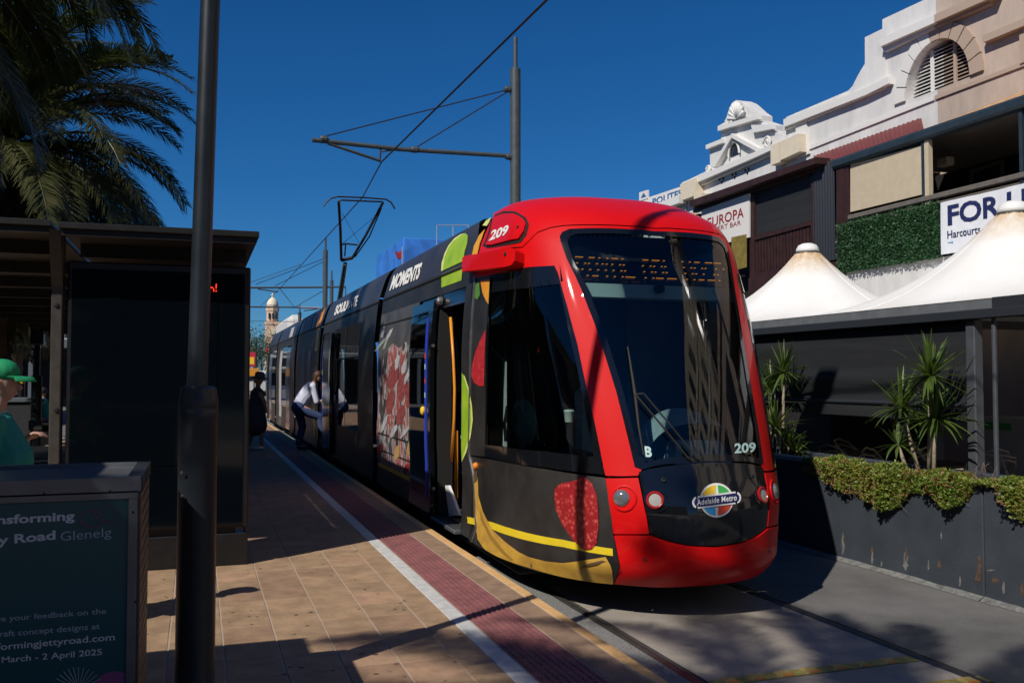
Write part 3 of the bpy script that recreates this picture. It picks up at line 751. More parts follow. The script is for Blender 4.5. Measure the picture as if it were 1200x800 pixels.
g_ = n.new('ShaderNodeNewGeometry'); mp = n.new('ShaderNodeMapping'); mp.inputs['Scale'].default_value = (1, 1.25, .62); mp.inputs['Rotation'].default_value = (.35, 0, 0); l.new(g_.outputs['Position'], mp.inputs[0])
no = n.new('ShaderNodeTexNoise'); no.inputs['Scale'].default_value = 2.4; no.inputs['Detail'].default_value = 3.5; no.inputs['Distortion'].default_value = 1.6; l.new(mp.outputs[0], no.inputs['Vector'])
cr = n.new('ShaderNodeValToRGB'); e = cr.color_ramp.elements; e[0].position = .30; e[0].color = (.03,.03,.032,1); e[1].position = .80; e[1].color = (.05,.05,.052,1)
for p_, c_ in ((.40,(.055,.054,.056)),(.455,(.34,.34,.35)),(.485,(.42,.40,.40)),(.52,(.34,.11,.10)),(.57,(.28,.055,.055)),(.61,(.36,.14,.12)),(.645,(.44,.42,.42)),(.70,(.22,.22,.20))):
    x_ = e.new(p_); x_.color = (*c_, 1)
l.new(no.outputs[0], cr.inputs[0]); l.new(cr.outputs[0], n['Principled BSDF'].inputs['Base Color']); n['Principled BSDF'].inputs['Roughness'].default_value = .45
def splash(cx, cy, rx, ry, ang, m_, seed, nm='printed_petal', spiky=.3, n=26):
    rg = np.random.default_rng(seed); ph = rg.uniform(0, 6, 4); P = []
    for i in range(n):
        t = 2*math.pi*i/n; r = 1+spiky*(.5*math.sin(2*t+ph[0])+.35*math.sin(5*t+ph[1])+.25*math.sin(9*t+ph[2])); x, y = rx*math.cos(t)*r, ry*math.sin(t)*r
        P.append((cx+x*math.cos(ang)-y*math.sin(ang), cy+x*math.sin(ang)+y*math.cos(ang)))
    side(nm, yz(P), m_, tram, PETOFF(), dy=.12)
side('printed_bouquet', yz([(447,428),(452,414),(460,402),(468,408),(476,400),(484,412),(487,440),(487,500),(487,572),(470,560),(455,551),(443,541),(441,515),(443,480),(444,450)]), 'bouquet_print', tram, .002, dy=.2)
for i, (x, y) in enumerate(((449,388),(453,400),(456,392),(446,404))): splash(x, y, 1.6, 9, .2+.15*i, 'pale_green_print' if i % 2 else 'cream_print', 20+i)
for i, (x, y, r_, h_, an_) in enumerate(((461,440,5.5,18,.2),(471,452,5.5,18,.1),(480,462,4.5,17,.05),(458,470,4.5,16,.15),(470,486,4.5,12,.3))): splash(x, y, r_, h_, an_, 'berry_soft', 30+i, 'printed_berry', .08)
for i, (x, y) in enumerate(((466,424),(474,430),(478,440),(451,496),(462,505),(476,505))): splash(x, y, 2.2, 10, .1+.1*i, 'cream_print', 90+i, 'printed_splash', .3)
for i, (x, y) in enumerate(((481,524),(466,530))): splash(x, y, 3.0, 9, .2, 'honey_print', 110+i, 'printed_splash', .15)
for i, (x, y) in enumerate(((446,526),(477,549))): splash(x, y, 3.0, 6.5, .3, 'dark_red_print', 120+i, 'printed_berry', .1)
ro1 = [o for o in tram.children if o.name.startswith('roof_fairing')]
cast_text('MOMENTS', [(456.5,341),(490.5,327),(496,307),(462,322.5)], .006, 'roof_lettering', 'white_print', tram, bold=.045, grid=5)
cast_text('SOULMATE', [(391.5,370),(418.5,358.5),(421,345.5),(395,358)], .008, 'roof_lettering', 'white_print', tram, bold=.05, grid=5)
decal('roof_lime', [(517.5,317.8),(518,308),(521,298),(526,288),(533,279.5),(540,275),(546,273.5),(548.5,276),(548,284),(545,294),(543,306)], 'lime_print', .004)
decal('roof_lime_rim', [(517.5,317.8),(518,308),(521,298),(526,288),(533,279.5),(540,275),(546,273.5),(539,277.5),(532,283),(526,291),(521.5,302),(519.5,317)], 'lime_edge', .006)
decal('rail_lime', [(517.5,321.5),(542.5,311),(541,328.5),(517.5,337)], 'lime_print', .004)
decal('roof_mango', [(553,301.5),(556,288),(562,276),(569,268.5),(566.5,275),(563,285),(559.8,299)], 'mango_print', .006)
decal('roof_leaf', [(566,264.5),(570,259),(576,255.2),(573.5,261),(571,265)], 'lime_edge', .006)
# doorway: sill, step, rail, a wedge-shaped white guard
MB().bbox((TX-1.24, yd0-.02, .27),(TX-1.02, yd1+.02, .315), .008).build('door_sill', 'alu', tram)
for i in range(5): MB().box((TX-1.22+.036*i, yd0, .3155),(TX-1.205+.036*i, yd1, .319)).build('sill_groove', 'rubber', tram)
cabf = MB().box((TX-1.08, 7.2, .29),(TX+1.08, 36.3, .325)).build('floor', 'cabin_floor', tram)
MB().box((TX-1.0, 8.0, 2.82),(TX+1.0, 36.3, 2.86)).build('ceiling', 'cabin_dark', tram)
rp = [ony(531,375,9.35), ony(535,425,9.3), ony(536.5,470,9.28), ony(534,520,9.28), ony(529,560,9.3)]
rp = [np.array([2.66,p[1],p[2]]) for p in [onx(530,372,2.68), onx(533.5,420,2.68), onx(535,455,2.68), onx(534.5,490,2.68), onx(531,540,2.68)]]
MB().tube(rp, .017, 8).build('grab_rail', 'orange_paint', tram, smooth=True)
gp = [onx(521.5,568.5,2.62), onx(525,568.5,2.62), onx(538,603.5,2.62), onx(526,604,2.62)]
MB().prism(gp, (.03,0,0)).build('step_guard', 'white_print', tram)
MB().box((2.75, yd1+.05, .33),(2.79, yd1+.9, 1.25)).build('seat_screen', 'orange_paint', tram)
MB().tube([(2.6,yd0+.1,2.63),(2.6,yd1-.1,2.63)], .014, 6).build('door_rod', 'steel', tram)
MB().lathe([(.05,-.02),(.05,.02),(.03,.04)], (2.56, yd1-.02, 2.7), (-1,0,0), 12).build('door_camera', 'steel', tram)
# saloon seats and partitions seen faintly through the glass
for i, yy in enumerate(np.arange(10.4, 36, 1.7)):
    for s in (-1, 1):
        st = MB().bbox((TX+s*.72-.22, yy, .72),(TX+s*.72+.22, yy+.42, .82), .03).build('seat', 'blue_print', tram)
        MB().bbox((TX+s*.72-.22, yy+.40, .82),(TX+s*.72+.22, yy+.47, 1.45), .03).build('backrest', 'blue_print', st)
# ---- modules 2 to 5, left and right sides
def panes(y0, y1, spec, z0=.95, z1=2.66):
    for a, b, kind in spec:
        ya, yb_ = y0+a, y0+b
        if kind == 'win':
            f = side('window', rect(ya, yb_, z0, 2.78), 'black_gloss', tram, .0, mirror=True) if False else None
            w = side('window', rect(ya, yb_, z0, 2.78), 'side_glass', tram, 0, mirror=True)
            side('window_bar', rect(ya, yb_, 2.18, 2.205), 'rubber', w, .006)
            for q in (ya, yb_-.05): side('window_edge', rect(q, q+.05, z0, 2.78), 'black_gloss', w, .005, mirror=True)
            side('lower_panel', rect(ya, yb_, .3, z0), 'black_wrap', tram, 0, mirror=True)
        elif kind == 'door':
            d = side('door_leaf', rect(ya+.01, yb_-.01, .33, 2.74), 'black_gloss', tram, .0, mirror=True, thick=.03)
            side('leaf_window', rect(ya+.1, yb_-.1, .55, 2.6), 'window_dark', d, .004, mirror=True); side('leaf_edge', rect(ya+.02, ya+.08, .5, 2.5), 'blue_print', d, .006)
        elif kind == 'print': side('body_panel', rect(ya, yb_, .3, 2.78), 'grey_wrap', tram, 0, mirror=True)
        elif kind == 'dark': side('body_panel', rect(ya, yb_, .3, 2.78), 'black_wrap', tram, 0, mirror=True)
panes(*MODS[1], [(0,1.4,'dark'),(1.4,2.9,'win'),(2.9,4.2,'win'),(4.2,5.35,'dark'),(6.3,6.4,'dark')])
ob = grid_patch(rect(MODS[1][0]+5.35, MODS[1][0]+6.3, .3, 2.78)[::-1], lambda y, z: SY(y, z)*np.array([-1,1,1])+np.array([2*TX,0,0]), frange(19.3, 20.4, .6), ZS); ob.f = [f[::-1] for f in ob.f]; ob.build('street_side_panel', 'black_gloss', tram)
d1 = MODS[1][0]+5.35
ya = d1-1.1
d = side('door_leaf', rect(ya, ya+1.08, .33, 2.72), 'black_gloss', tram, .085, thick=.045); side('leaf_window', rect(ya+.1, ya+.96, .5, 2.6), 'window_dark', d, .09)
side('leaf_edge', rect(ya+1.0, ya+1.07, .45, 2.5), 'blue_print', d, .094); side('leaf_trim', rect(ya+.0, ya+.07, 1.2, 2.6), 'cream_print', d, .094); side('leaf_trim', rect(ya+.0, ya+.07, .8, 1.18), 'mango_print', d, .094); side('leaf_trim', rect(ya+.0, ya+.07, .4, .78), 'cream_print', d, .094)
for z in (1.3,1.6,1.9): side('leaf_sticker', rect(ya+1.01, ya+1.06, z, z+.1), 'logo_red' if z == 1.6 else 'pale_print', d, .097)
panes(*MODS[2], [(0,1.3,'dark'),(1.3,4.9,'print')])
panes(*MODS[3], [(0,1.3,'dark'),(1.3,2.5,'door'),(2.5,4.0,'win'),(4.0,5.2,'print'),(5.2,6.18,'dark')])
panes(*MODS[4], [(0,1.6,'win'),(1.6,2.8,'door'),(2.8,3.9,'dark')])
side('printed_flame', [(21.0,ZSEAM+.02),(21.9,ZSEAM+.02),(22.6,3.5),(21.3,3.5)], 'mango_print', tram, .004); side('printed_flame', [(21.15,2.45),(21.7,2.45),(21.6,2.97),(21.0,2.97)], 'logo_yellow', tram, .004)
for i, c in enumerate(('pink_print','shade_print','pink_print','honey_print')): side('printed_band', [(22.1+i*.8,ZSEAM+.02),(22.45+i*.8,ZSEAM+.02),(22.9+i*.8,3.45),(22.5+i*.8,3.45)], c, tram, .005)
side('printed_band', rect(22.3,22.9,.7,2.5), 'cream_print', tram, .004); side('printed_band', rect(23.6,24.3,.9,2.6), 'pale_green_print', tram, .004); side('printed_band', rect(21.3,21.7,.5,1.5), 'logo_yellow', tram, .004)
side('printed_band', [(27.6,ZSEAM+.05),(28.6,ZSEAM+.05),(28.9,3.35),(27.9,3.35)], 'cream_print', tram, .005); side('printed_band', rect(30.2,31.0,.6,2.7), 'cream_print', tram, .004)
# far cab
TE = 38.25
mb = grid_patch([(-2.6,.3),(2.6,.3),(2.6,3.639),(-2.6,3.639)], lambda a, z: np.array([1,-1,1])*TS(a, z)+np.array([0,TE+TY,0]), frange(-2.6,2.6,.12), ZS); mb.f = [f[::-1] for f in mb.f]
mb.build('far_cab', 'black_wrap', tram, smooth=True)
MB().lathe([(.1,-.03),(.1,.03),(.07,.05)], (TX-1.14, 37.0, 2.9), (-1,0,0), 14).build('tail_light', 'lamp_ring', tram)
# ---- cab interior
skin('light_leak_liner', [(-2.35,.268),(2.35,.268),(2.35,1.12),(-2.35,1.12)], 'seam', tram, -.07)  # added behind the shell joints to stop sunlight leaking through
MB().box((TX-1.06, 8.90, .33),(TX+1.06, 8.93, 2.82)).build('cab_bulkhead', 'cabin_dark', tram)
MB().prism([onx(574,407,2.74), onx(590.3,424,2.74), onx(590.3,523.5,2.74), onx(574,521,2.74)], (.03,0,0)).build('cab_screen', 'cabin_pale', tram)
dash = MB()                                            # rounded dashboard hood
n = 20; m_ = 8
for j in range(m_+1):
    for i in range(n+1):
        th = math.pi*i/n; r = 1-.25*(j/m_)**2; dash.v.append((TX+.27+.44*math.cos(th)*r, 6.85+.5*j/m_, 1.18+.46*math.sin(th)**.8*(1-.3*(j/m_)**2)*min(1, .62+.6*j/m_)))
dash.f = [(j*(n+1)+i, j*(n+1)+i+1, (j+1)*(n+1)+i+1, (j+1)*(n+1)+i) for j in range(m_) for i in range(n)]
db = dash.build('dashboard', 'cabin_grey', tram, smooth=True)
MB().box((TX-.85, 6.62, .6),(TX+.85, 7.5, 1.1)).build('console', 'cabin_dark', tram)
q = [onx(0,0,1)]*0
pc = MB().hexa([(TX-.12,6.50,1.16),(TX+.40,6.50,1.16),(TX+.40,6.72,1.16),(TX-.12,6.72,1.16),(TX-.06,6.60,1.34),(TX+.34,6.60,1.34),(TX+.34,6.72,1.34),(TX-.06,6.72,1.34)]).build('route_box', 'cabin_grey', tram)
for i in range(12): MB().box((TX-.0+i*.026, 6.585, 1.285),(TX+.02+i*.026, 6.592, 1.30)).build('route_led', 'led_red', pc)
MB().box((TX+.22, 8.05, .33),(TX+1.0, 8.88, 2.81)).build('cab_view_block', 'cabin_dark', tram)  # dark box added to block the bright view through the right window
st = MB().bbox((TX-.25, 7.75, .75),(TX+.25, 8.25, .87), .04).build('driver_seat', 'cabin_grey', tram); MB().bbox((TX-.24, 8.2, .87),(TX+.24, 8.32, 1.75), .05).build('backrest', 'cabin_grey', st); MB().box((TX-.1,7.9,.33),(TX+.1,8.1,.75)).build('pedestal', 'cabin_dark', st)
MB().tube([(TX-.35+.3*math.cos(t)+.05, 7.32+.1*math.sin(t), 1.22+.28*math.sin(t)) for t in np.linspace(0,2*math.pi,20)], .022, 6).build('hand_hoop', 'cabin_grey', tram, smooth=True) if False else None
# destination display and the pale blind housing under it
zd0 = AZ(760,329)[1]; zd1 = zc1-.02
yd = TY+prof(zd0)[0]+.30
MB().hexa([(TX-.86,yd-.06,zd0),(TX+.86,yd-.06,zd0),(TX+.86,yd+.3,zd0),(TX-.86,yd+.3,zd0),(TX-.82,yd+.14,zd1),(TX+.82,yd+.14,zd1),(TX+.82,yd+.3,zd1),(TX-.82,yd+.3,zd1)]).build('display_box', 'black_gloss', tram)
vz = AZ(760,346)[1]
MB().hexa([(TX-.80,yd-.10,vz),(TX+.80,yd-.10,vz),(TX+.80,yd+.1,vz),(TX-.80,yd+.1,vz),(TX-.80,yd-.07,zd0-.01),(TX+.80,yd-.07,zd0-.01),(TX+.80,yd+.1,zd0-.01),(TX-.80,yd+.1,zd0-.01)]).build('blind_housing', 'cabin_pale', tram)
MB().lathe([(.04,-.02),(.04,.03),(.02,.05)], (TX+.02,yd-.11,(vz+zd0)/2+.02), (0,-1,0), 14).build('cab_camera', 'rubber', tram)
F57 = {'R':('11110','10001','10001','11110','10100','10010','10001'),'O':('01110','10001','10001','10001','10001','10001','01110'),'Y':('10001','10001','01010','00100','00100','00100','00100'),'A':('01110','10001','10001','11111','10001','10001','10001'),'L':('10000','10000','10000','10000','10000','10000','11111'),'D':('11110','10001','10001','10001','10001','10001','11110'),'H':('10001','10001','10001','11111','10001','10001','10001'),'S':('01111','10000','10000','01110','00001','00001','11110'),'P':('11110','10001','10001','11110','10000','10000','10000')}
led = MB(); x = 0
p00 = np.array([-.66, 0, .16]); 
dirv = np.array([0, .20, zd1-zd0]); dirv /= np.linalg.norm(dirv)
def ledpt(c, r, w, h): return np.array([TX-.69+c, yd-.06, zd0]) + dirv*(.06+r) + np.array([0,-.012,0])
for ch in 'ROYAL ADL HOSP':
    if ch == ' ': x += .075; continue
    for r in range(7):
        if r % 2: continue                              # the display is caught part-way through its scan
        for c in range(5):
            if F57[ch][r][c] == '1':
                p = ledpt(x+c*.0185, (6-r)*.030, 0, 0); led.box(tuple(p+[-.0085,-.004,-.0032]), tuple(p+[.0085,.001,.0032]))
    x += .108
led.build('display_text', 'led_amber', tram)
# windscreen lettering and wiper
cast_text('B', [(755.3,535),(763.8,536),(763.8,523.5),(755.3,522.5)], .006, 'cab_letter', 'pale_print', tram, bold=.04)
cast_text('209', [(860,531.5),(885,530),(885,518),(860,519.5)], .006, 'cab_number', 'pale_print', tram, bold=.03)
def wp(x, y, o): a, z = AZ(x, y); return TS(a, z)+tn(a, z)*o
wi = MB().tube([wp(735,408,.03), wp(740,440,.04), wp(744,466,.045), wp(748,500,.04), wp(754,534,.03)], [.006,.011,.014,.011,.006], 6).build('wiper', 'rubber', tram)
MB().tube([wp(744,465,.06), wp(775,502,.05), wp(806,538,.02), wp(811,541,.01)], .008, 6).build('arm', 'rubber', wi); MB().tube([wp(753,464,.06), wp(785,502,.05), wp(816,538,.02), wp(820,541,.01)], .007, 6).build('arm', 'rubber', wi)
MB().tube([wp(744,465,.06), wp(753,464,.06)], .008, 6).build('arm', 'rubber', wi)
# ---- pantograph
pg = MB().bbox((TX-.5, 23.6, 3.62),(TX+.5, 25.3, 3.72), .02).build('pantograph', 'mast_paint', tram)
kx = ony(404.5,309,23.2); hl, hr = ony(397,236,21.9), ony(449,237,21.9)
MB().tube([(kx[0]+.08, 24.9, 3.7), tuple(kx)], [.07,.055], 8).build('lower_arm', 'mast_paint', pg)
kl, kr = ony(400,305,23.2), ony(413,302,23.2)
MB().tube([kl, ony(399,270,22.5), hl], .035, 6).build('upper_arm', 'wire', pg); MB().tube([kr, ony(428,277,22.5), hr], .035, 6).build('upper_arm', 'wire', pg)
MB().tube([ony(416,301,23.2), ony(433,277,22.5), ony(447,244,21.9)], .018, 6).build('upper_arm', 'wire', pg)
MB().tube([kl, kr], .05, 6).build('knee_bar', 'wire', pg); MB().tube([ony(400,287,22.8), ony(405,285.5,22.8), ony(419,287,22.8)], .022, 6).build('cross_tie', 'wire', pg)
MB().tube([ony(405,287,22.8), ony(404,300,23.1)], .018, 6).build('cross_tie', 'wire', pg)
MB().tube([ony(401,250,22.1), ony(421,285,22.7)], .006, 4).build('brace_wire', 'wire', pg); MB().tube([ony(444,250,22.1), ony(402,285,22.7)], .006, 4).build('brace_wire', 'wire', pg)
for dy, oy in ((0,0),(.28,0)):
    MB().tube([ony(379,242,21.8+dy), ony(382,237.5,21.8+dy), ony(388,232.5,21.8+dy), ony(396,230.5,21.8+dy), ony(425,231.5,21.8+dy), ony(452,233.5,21.8+dy), ony(458,237,21.8+dy), ony(463,245,21.8+dy)], .02, 6).build('collector_strip', 'wire', pg)
MB().tube([hl, ony(400,234.5,21.9), ony(448,236.5,21.9)], .022, 6).build('head_bar', 'wire', pg)
# ================================================================== RIGHT SIDE OF THE STREET
def flat(pts, X): return [onx(x, y, X) for x, y in pts]
def slabx(pts, X, d): return MB().prism(flat(pts, X), (d, 0, 0))
def down(p, z): q = np.array(p, float); q[2] = z; return q
# ---- planter wall
WX = 6.2; WT = .945
wy1 = onx(1152,600,WX)[1]
for i, (a, b) in enumerate(((2.0, wy1-.006),(wy1+.006, 16.0),(16.012, 34.0))):
    t = thing('planter_wall', ['stained blue black planter wall at the right edge of the picture','stained blue black planter wall under the trailing succulents beside the tram','blue black planter wall hidden mostly behind the tram'][i], 'planter wall', 'planter wall sections')
    MB().bbox((WX,a,0),(WX+.14,b,WT), .008).build('panel', 'wall_blue', t); MB().bbox((WX+.14,a,WT-.1),(WX+.30,b,WT+.012), .006).build('cap', 'wall_cap', t)
    MB().box((WX+.30,a,0),(WX+.78,b,WT-.06)).build('soil', 'soil', t); MB().bbox((WX+.78,a,0),(WX+.92,b,WT), .006).build('back_panel', 'wall_blue', t)
    if i < 2:
        kerb = MB()
        n = 40; yy = np.linspace(a, min(b, 16), n)
        kerb.v = [(WX-.05-.02*rng.random(), y, .004) for y in yy]+[(WX+.0, y, .03+.012*rng.random()) for y in yy]; kerb.f = [(k, n+k, n+k+1, k+1) for k in range(n-1)]
        kerb.build('mortar_fillet', 'wall_stain', t)
        def stain(px, py, w, h, m_, k):
            P = []
            for j in range(16):
                q = 2*math.pi*j/16; r = rng.uniform(.55, 1.15); P.append((px+w*math.cos(q)*r, py+h*math.sin(q)*r if math.sin(q) > 0 else py+h*math.sin(q)*r*1.5))
            V = flat(P, WX-.0015-.0004*k); V = [v if v[2] > .012 else down(v, .012) for v in V]
            MB().add(V, [tuple(range(16))]).build('stain', m_, t)
        if i == 1:
            for k, s in enumerate(((988,640,2.2,11,'wall_stain'),(989,632,1,6,'wall_rust'),(1061,659,3.6,10,'wall_stain'),(1062,650,1.4,6,'wall_rust'),(1022,646,2,5,'wall_rust'),(1022,655,1.5,7,'wall_stain'),(1101,662,2.5,4,'wall_rust'),(1088,663,1.2,5,'wall_stain'),(1148,668,2.6,14,'wall_rust'),(1146,676,4,6,'wall_rust'),(1103,628,1.2,4,'wall_stain'),(1033,661,1.5,3,'wall_stain'),(1125,683,1.5,6,'wall_stain'))): stain(*s, k)
        else:
            for k, s in enumerate(((1166,680,5,3,'wall_rust'),(1198,690,2,8,'wall_rust'),(1176,690,1.5,7,'wall_stain'),(1160,668,6,1,'wall_stain'))): stain(*s, k)
# ---- trailing succulents, one mass of ground cover
hx = [(945,549),(960,552),(975,560),(990,572),(1010,577),(1030,588),(1045,595),(1058,588),(1070,572),(1085,572),(1100,578),(1115,592),(1128,588),(1138,576),(1147,562),(1155,556),(1165,557),(1178,566),(1190,598),(1200,606),(1215,600),(1240,590)]
hy = np.array([onx(x, y, WX)[1] for x, y in hx]); hz = np.array([onx(x, y, WX)[2] for x, y in hx]); o_ = np.argsort(hy); hy, hz = hy[o_], hz[o_]
def cover(n, name, m, label, seed, zoff=0):
    rg = np.random.default_rng(seed); mb = MB()
    cl = rg.uniform(hy.min(), hy.max(), 190); cu = rg.random(190)
    for i in range(n):
        q_ = rg.integers(190); y = float(np.clip(cl[q_]+rg.normal()*.045, hy.min(), hy.max())); zb = np.interp(y, hy, hz); u = float(np.clip(cu[q_]+rg.normal()*.12, 0, 1))
        TW_ = .20; tot = TW_+max(0, WT+.05-zb); s = u*tot; lump = .035*math.sin(9*y)+.03*math.sin(23*y+1)
        thick = .032+lump*.85
        if s < TW_: c = np.array([WX+.15-s*.9, y, WT+.015+max(0, thick*rg.random()*.9)])
        else: c = np.array([WX-.01-max(0.0, thick)*rg.random()*1.5-.01, y, WT+.03-(s-TW_)])
        for k in range(5):
            d = rg.normal(size=3); d[2] = abs(d[2])*.8; d[0] -= .4; d /= np.linalg.norm(d); w = np.cross(d, rg.normal(size=3)); w /= np.linalg.norm(w)
            L = rg.uniform(.016, .034); b = .006
            p = c+rg.normal(size=3)*.008
            mb.add([p-w*b, p+w*b, p+d*L*.6+w*b*1.3, p+d*L, p+d*L*.6-w*b*1.3], [(0,1,2,3,4)])
    o = stuff(mb.build(name, m)); o['label'] = label; o['category'] = 'ground cover'; return o
cover(7200, 'succulent_cover', 'succulent_green', 'mass of green succulents trailing over the planter wall', 3)
cover(1500, 'succulent_tips', 'succulent_red', 'reddish dry succulent shoots trailing over the planter wall', 4)
dm = MB()
for i in range(70):
    y = rng.uniform(hy.min(), hy.max()); zb = np.interp(y, hy, hz); x = WX-.03
    dm.tube([(x, y, zb+.10), (x-rng.uniform(0,.05), y+rng.normal()*.04, zb+.03), (WX-.01-rng.uniform(0,.04), y+rng.normal()*.07, zb-rng.uniform(0,.07))], [.003,.0025,.0012], 4)
o = stuff(dm.build('dry_stems', 'dead_stem')); o['label'] = 'dry stems hanging below the succulents on the wall'; o['category'] = 'ground cover'
# ---- dracaenas in the planter
def sword_head(mb, c, n, L, seed, up=.35):
    rg = np.random.default_rng(seed)
    for i in range(n):
        q = rg.uniform(0, 2*math.pi); el = math.radians(rg.uniform(-15, 88)) if rg.random() > .25 else math.radians(rg.uniform(-45, 10))
        l = L*rg.uniform(.7, 1.1); h = np.array([math.cos(q), math.sin(q), 0]); w = np.array([-h[1], h[0], 0]); P = []
        nseg = 5; p = np.array(c)+h*.012; e = el
        for k in range(nseg+1):
            P.append(p.copy()); e -= rg.uniform(.02, .16)*(1+.6*k/nseg)*(1.2-abs(math.sin(el)))
            p = p+(h*math.cos(e)+np.array([0,0,math.sin(e)]))*l/nseg
        wd = [.010,.016,.016,.013,.008,.001]; kk = len(mb.v)
        for k in range(nseg+1): mb.v += [tuple(P[k]-w*wd[k]), tuple(P[k]-np.array([0,0,.004])), tuple(P[k]+w*wd[k])]
        for k in range(nseg): mb.f += [(kk+3*k, kk+3*k+1, kk+3*k+4, kk+3*k+3), (kk+3*k+1, kk+3*k+2, kk+3*k+5, kk+3*k+4)]
def dracaena(label, stems, X):
    t = thing('dracaena', label, 'plant', 'dracaenas in the planter')
    for i, (base, head, n, L) in enumerate(stems):
        b = onx(*base, X); b[2] = WT-.07; h = onx(*head, X+random.uniform(-.1,.1)); m_ = (b+h)/2+np.array([random.uniform(-.02,.02), random.uniform(-.03,.03), 0])
        MB().tube([b, m_, h], [.022,.018,.016], 8).build('stem', 'dracaena_stem', t, smooth=True)
        mb = MB(); sword_head(mb, h, n, L, 11+i+int(base[0])); stuff(mb.build('leaf_crown', 'dracaena_leaf', t))
    return settle(t)
dracaena('tall dracaena with three leafy heads standing before the black blind', [((1088,545),(1090,440),80,.46),((1079,545),(1056,478),70,.42),((1094,545),(1097,490),80,.42),((1066,545),(1052,520),30,.28)], 6.65)
dracaena('dracaena with one bare stem, half hidden behind the tram', [((917,545),(918,436),70,.40),((908,545),(909,500),60,.42),((922,545),(924,520),36,.30),((903,545),(902,455),50,.40)], 6.75)
dracaena('low dracaena tuft behind the tram nose beside the planter cap', [((934,545),(934,528),24,.22)], 6.75)
# ---- pergola with two tents
mat('post_grey', (.055,.062,.072), .55, var=.15)
pg_ = thing('pergola', 'grey framed dining pergola with black fascia and roller blind behind the planter', 'pergola')
FX = 6.98
fz0, fz1 = onx(1200,364,FX)[2], onx(1200,346,FX)[2]
yspl = onx(1162,350,FX)[1]
MB().box((FX,yspl,fz0+.05),(FX+.12,24,fz1)).build('fascia', 'fascia_grey', pg_); MB().box((FX,2.5,fz0+.05),(FX+.12,yspl-.004,fz1+.012)).build('fascia', 'fascia_dark', pg_)
MB().bbox((FX-.02,2.5,fz0-.04),(FX+.10,24,fz0+.048), .006).build('beam', 'fascia_dark', pg_)
for x, w in ((1143, .055),(1170, .02)):
    y = onx(x,450,FX+.1)[1]; MB().bbox((FX+.04,y-w,0),(FX+.04+2*w,y+w,fz0-.04), .01).build('post', 'post_grey', pg_)
for y in (11.7, 15.6, 19.5): MB().bbox((FX+.04,y-.055,0),(FX+.15,y+.055,fz0-.04), .01).build('post', 'fascia_dark', pg_)
MB().box((FX+.3,2.5,fz0-.1),(10.3,24,fz0-.06)).build('soffit', 'dark_interior', pg_) if False else None
for y in np.arange(3.0, 24, 1.95): MB().box((FX+.12,y-.04,fz0),(10.4,y+.04,fz0+.1)).build('rafter', 'fascia_dark', pg_)
ybl = onx(1136,430,FX+.06)[1]; zbl = onx(1136,474,FX+.06)[2]
bl = MB(); n = 14
for i in range(n+1):
    z = fz0-.03-(fz0-.03-zbl)*i/n; xx = FX+.08+.02*math.sin(i*1.1)*(i/n); bl.v += [(xx, ybl, z), (xx, 11.5, z-.02*math.sin(i))]
bl.f = [(2*i, 2*i+1, 2*i+3, 2*i+2) for i in range(n)]; bl.build('roller_blind', 'blind_black', pg_, smooth=True)
MB().tube([(FX+.08, ybl, zbl-.01), (FX+.08, 11.5, zbl-.02)], .022, 8).build('blind_bar', 'fascia_dark', pg_)
MB().box((FX+.06, ybl+.02, zbl-.17),(FX+.085, 11.4, zbl-.05)).build('blind_skirt', 'blind_black', pg_)
def tent(label, px, py, X, r=1.92):
    c = onx(px, py, X); zp = c[2]; zb = fz1+.01; cx, cy = FX+.02+r, c[1]
    t = thing('tent_canopy', label, 'tent', 'white peaked tents over the dining area')
    mb = MB(); nr, na = 12, 48
    for i in range(nr+1):
        s = .09+.91*i/nr
        for j in range(na):
            q = 2*math.pi*j/na; sq = 1/max(abs(math.cos(q)), abs(math.sin(q))); k = 1+(sq-1)*s**1.5
            rr = r*s*k; seam = .02*abs(math.sin(4*q))*(s*(1-s))*4
            mb.v.append((cx+rr*math.cos(q)*.999, cy+rr*math.sin(q), zb+(zp-zb)*((1-(s-.09)/.91)**1.75)-seam))
    mb.f = [(i*na+j, i*na+(j+1) % na, (i+1)*na+(j+1) % na, (i+1)*na+j)[::-1] for i in range(nr) for j in range(na)]
    mb.build('canvas', 'tent', t, smooth=True)
    MB().lathe([(.185,-.06),(.19,-.03),(.175,.0)], (cx,cy,zp+.01), (0,0,1), 24).build('ring', 'tent_ring', t)
    MB().lathe([(.175,0),(.17,.05),(.14,.105),(.08,.135),(.001,.145)], (cx,cy,zp+.005), (0,0,1), 24).build('cap', 'tent_cap', t, smooth=True)
    for j in range(8):                               # sewn seams
        q = 2*math.pi*(j+.5)/8; pts = []
        for i in range(nr+1):
            s_ = .09+.91*i/nr; sq = 1/max(abs(math.cos(q)), abs(math.sin(q))); k = 1+(sq-1)*s_**1.5; rr = r*s_*k
            pts.append((cx+rr*math.cos(q)*.999, cy+rr*math.sin(q), zb+(zp-zb)*((1-(s_-.09)/.91)**1.75)-.02*abs(math.sin(4*q))*(s_*(1-s_))*4+.002))
        MB().tube(pts, .005, 5).build('seam', 'tent', t)
    return t
tent('white peaked tent canopy standing clear beside the tram', 945, 296, 8.9)
tent('white peaked tent canopy in front of the lease banner', 1186, 250, 8.9)
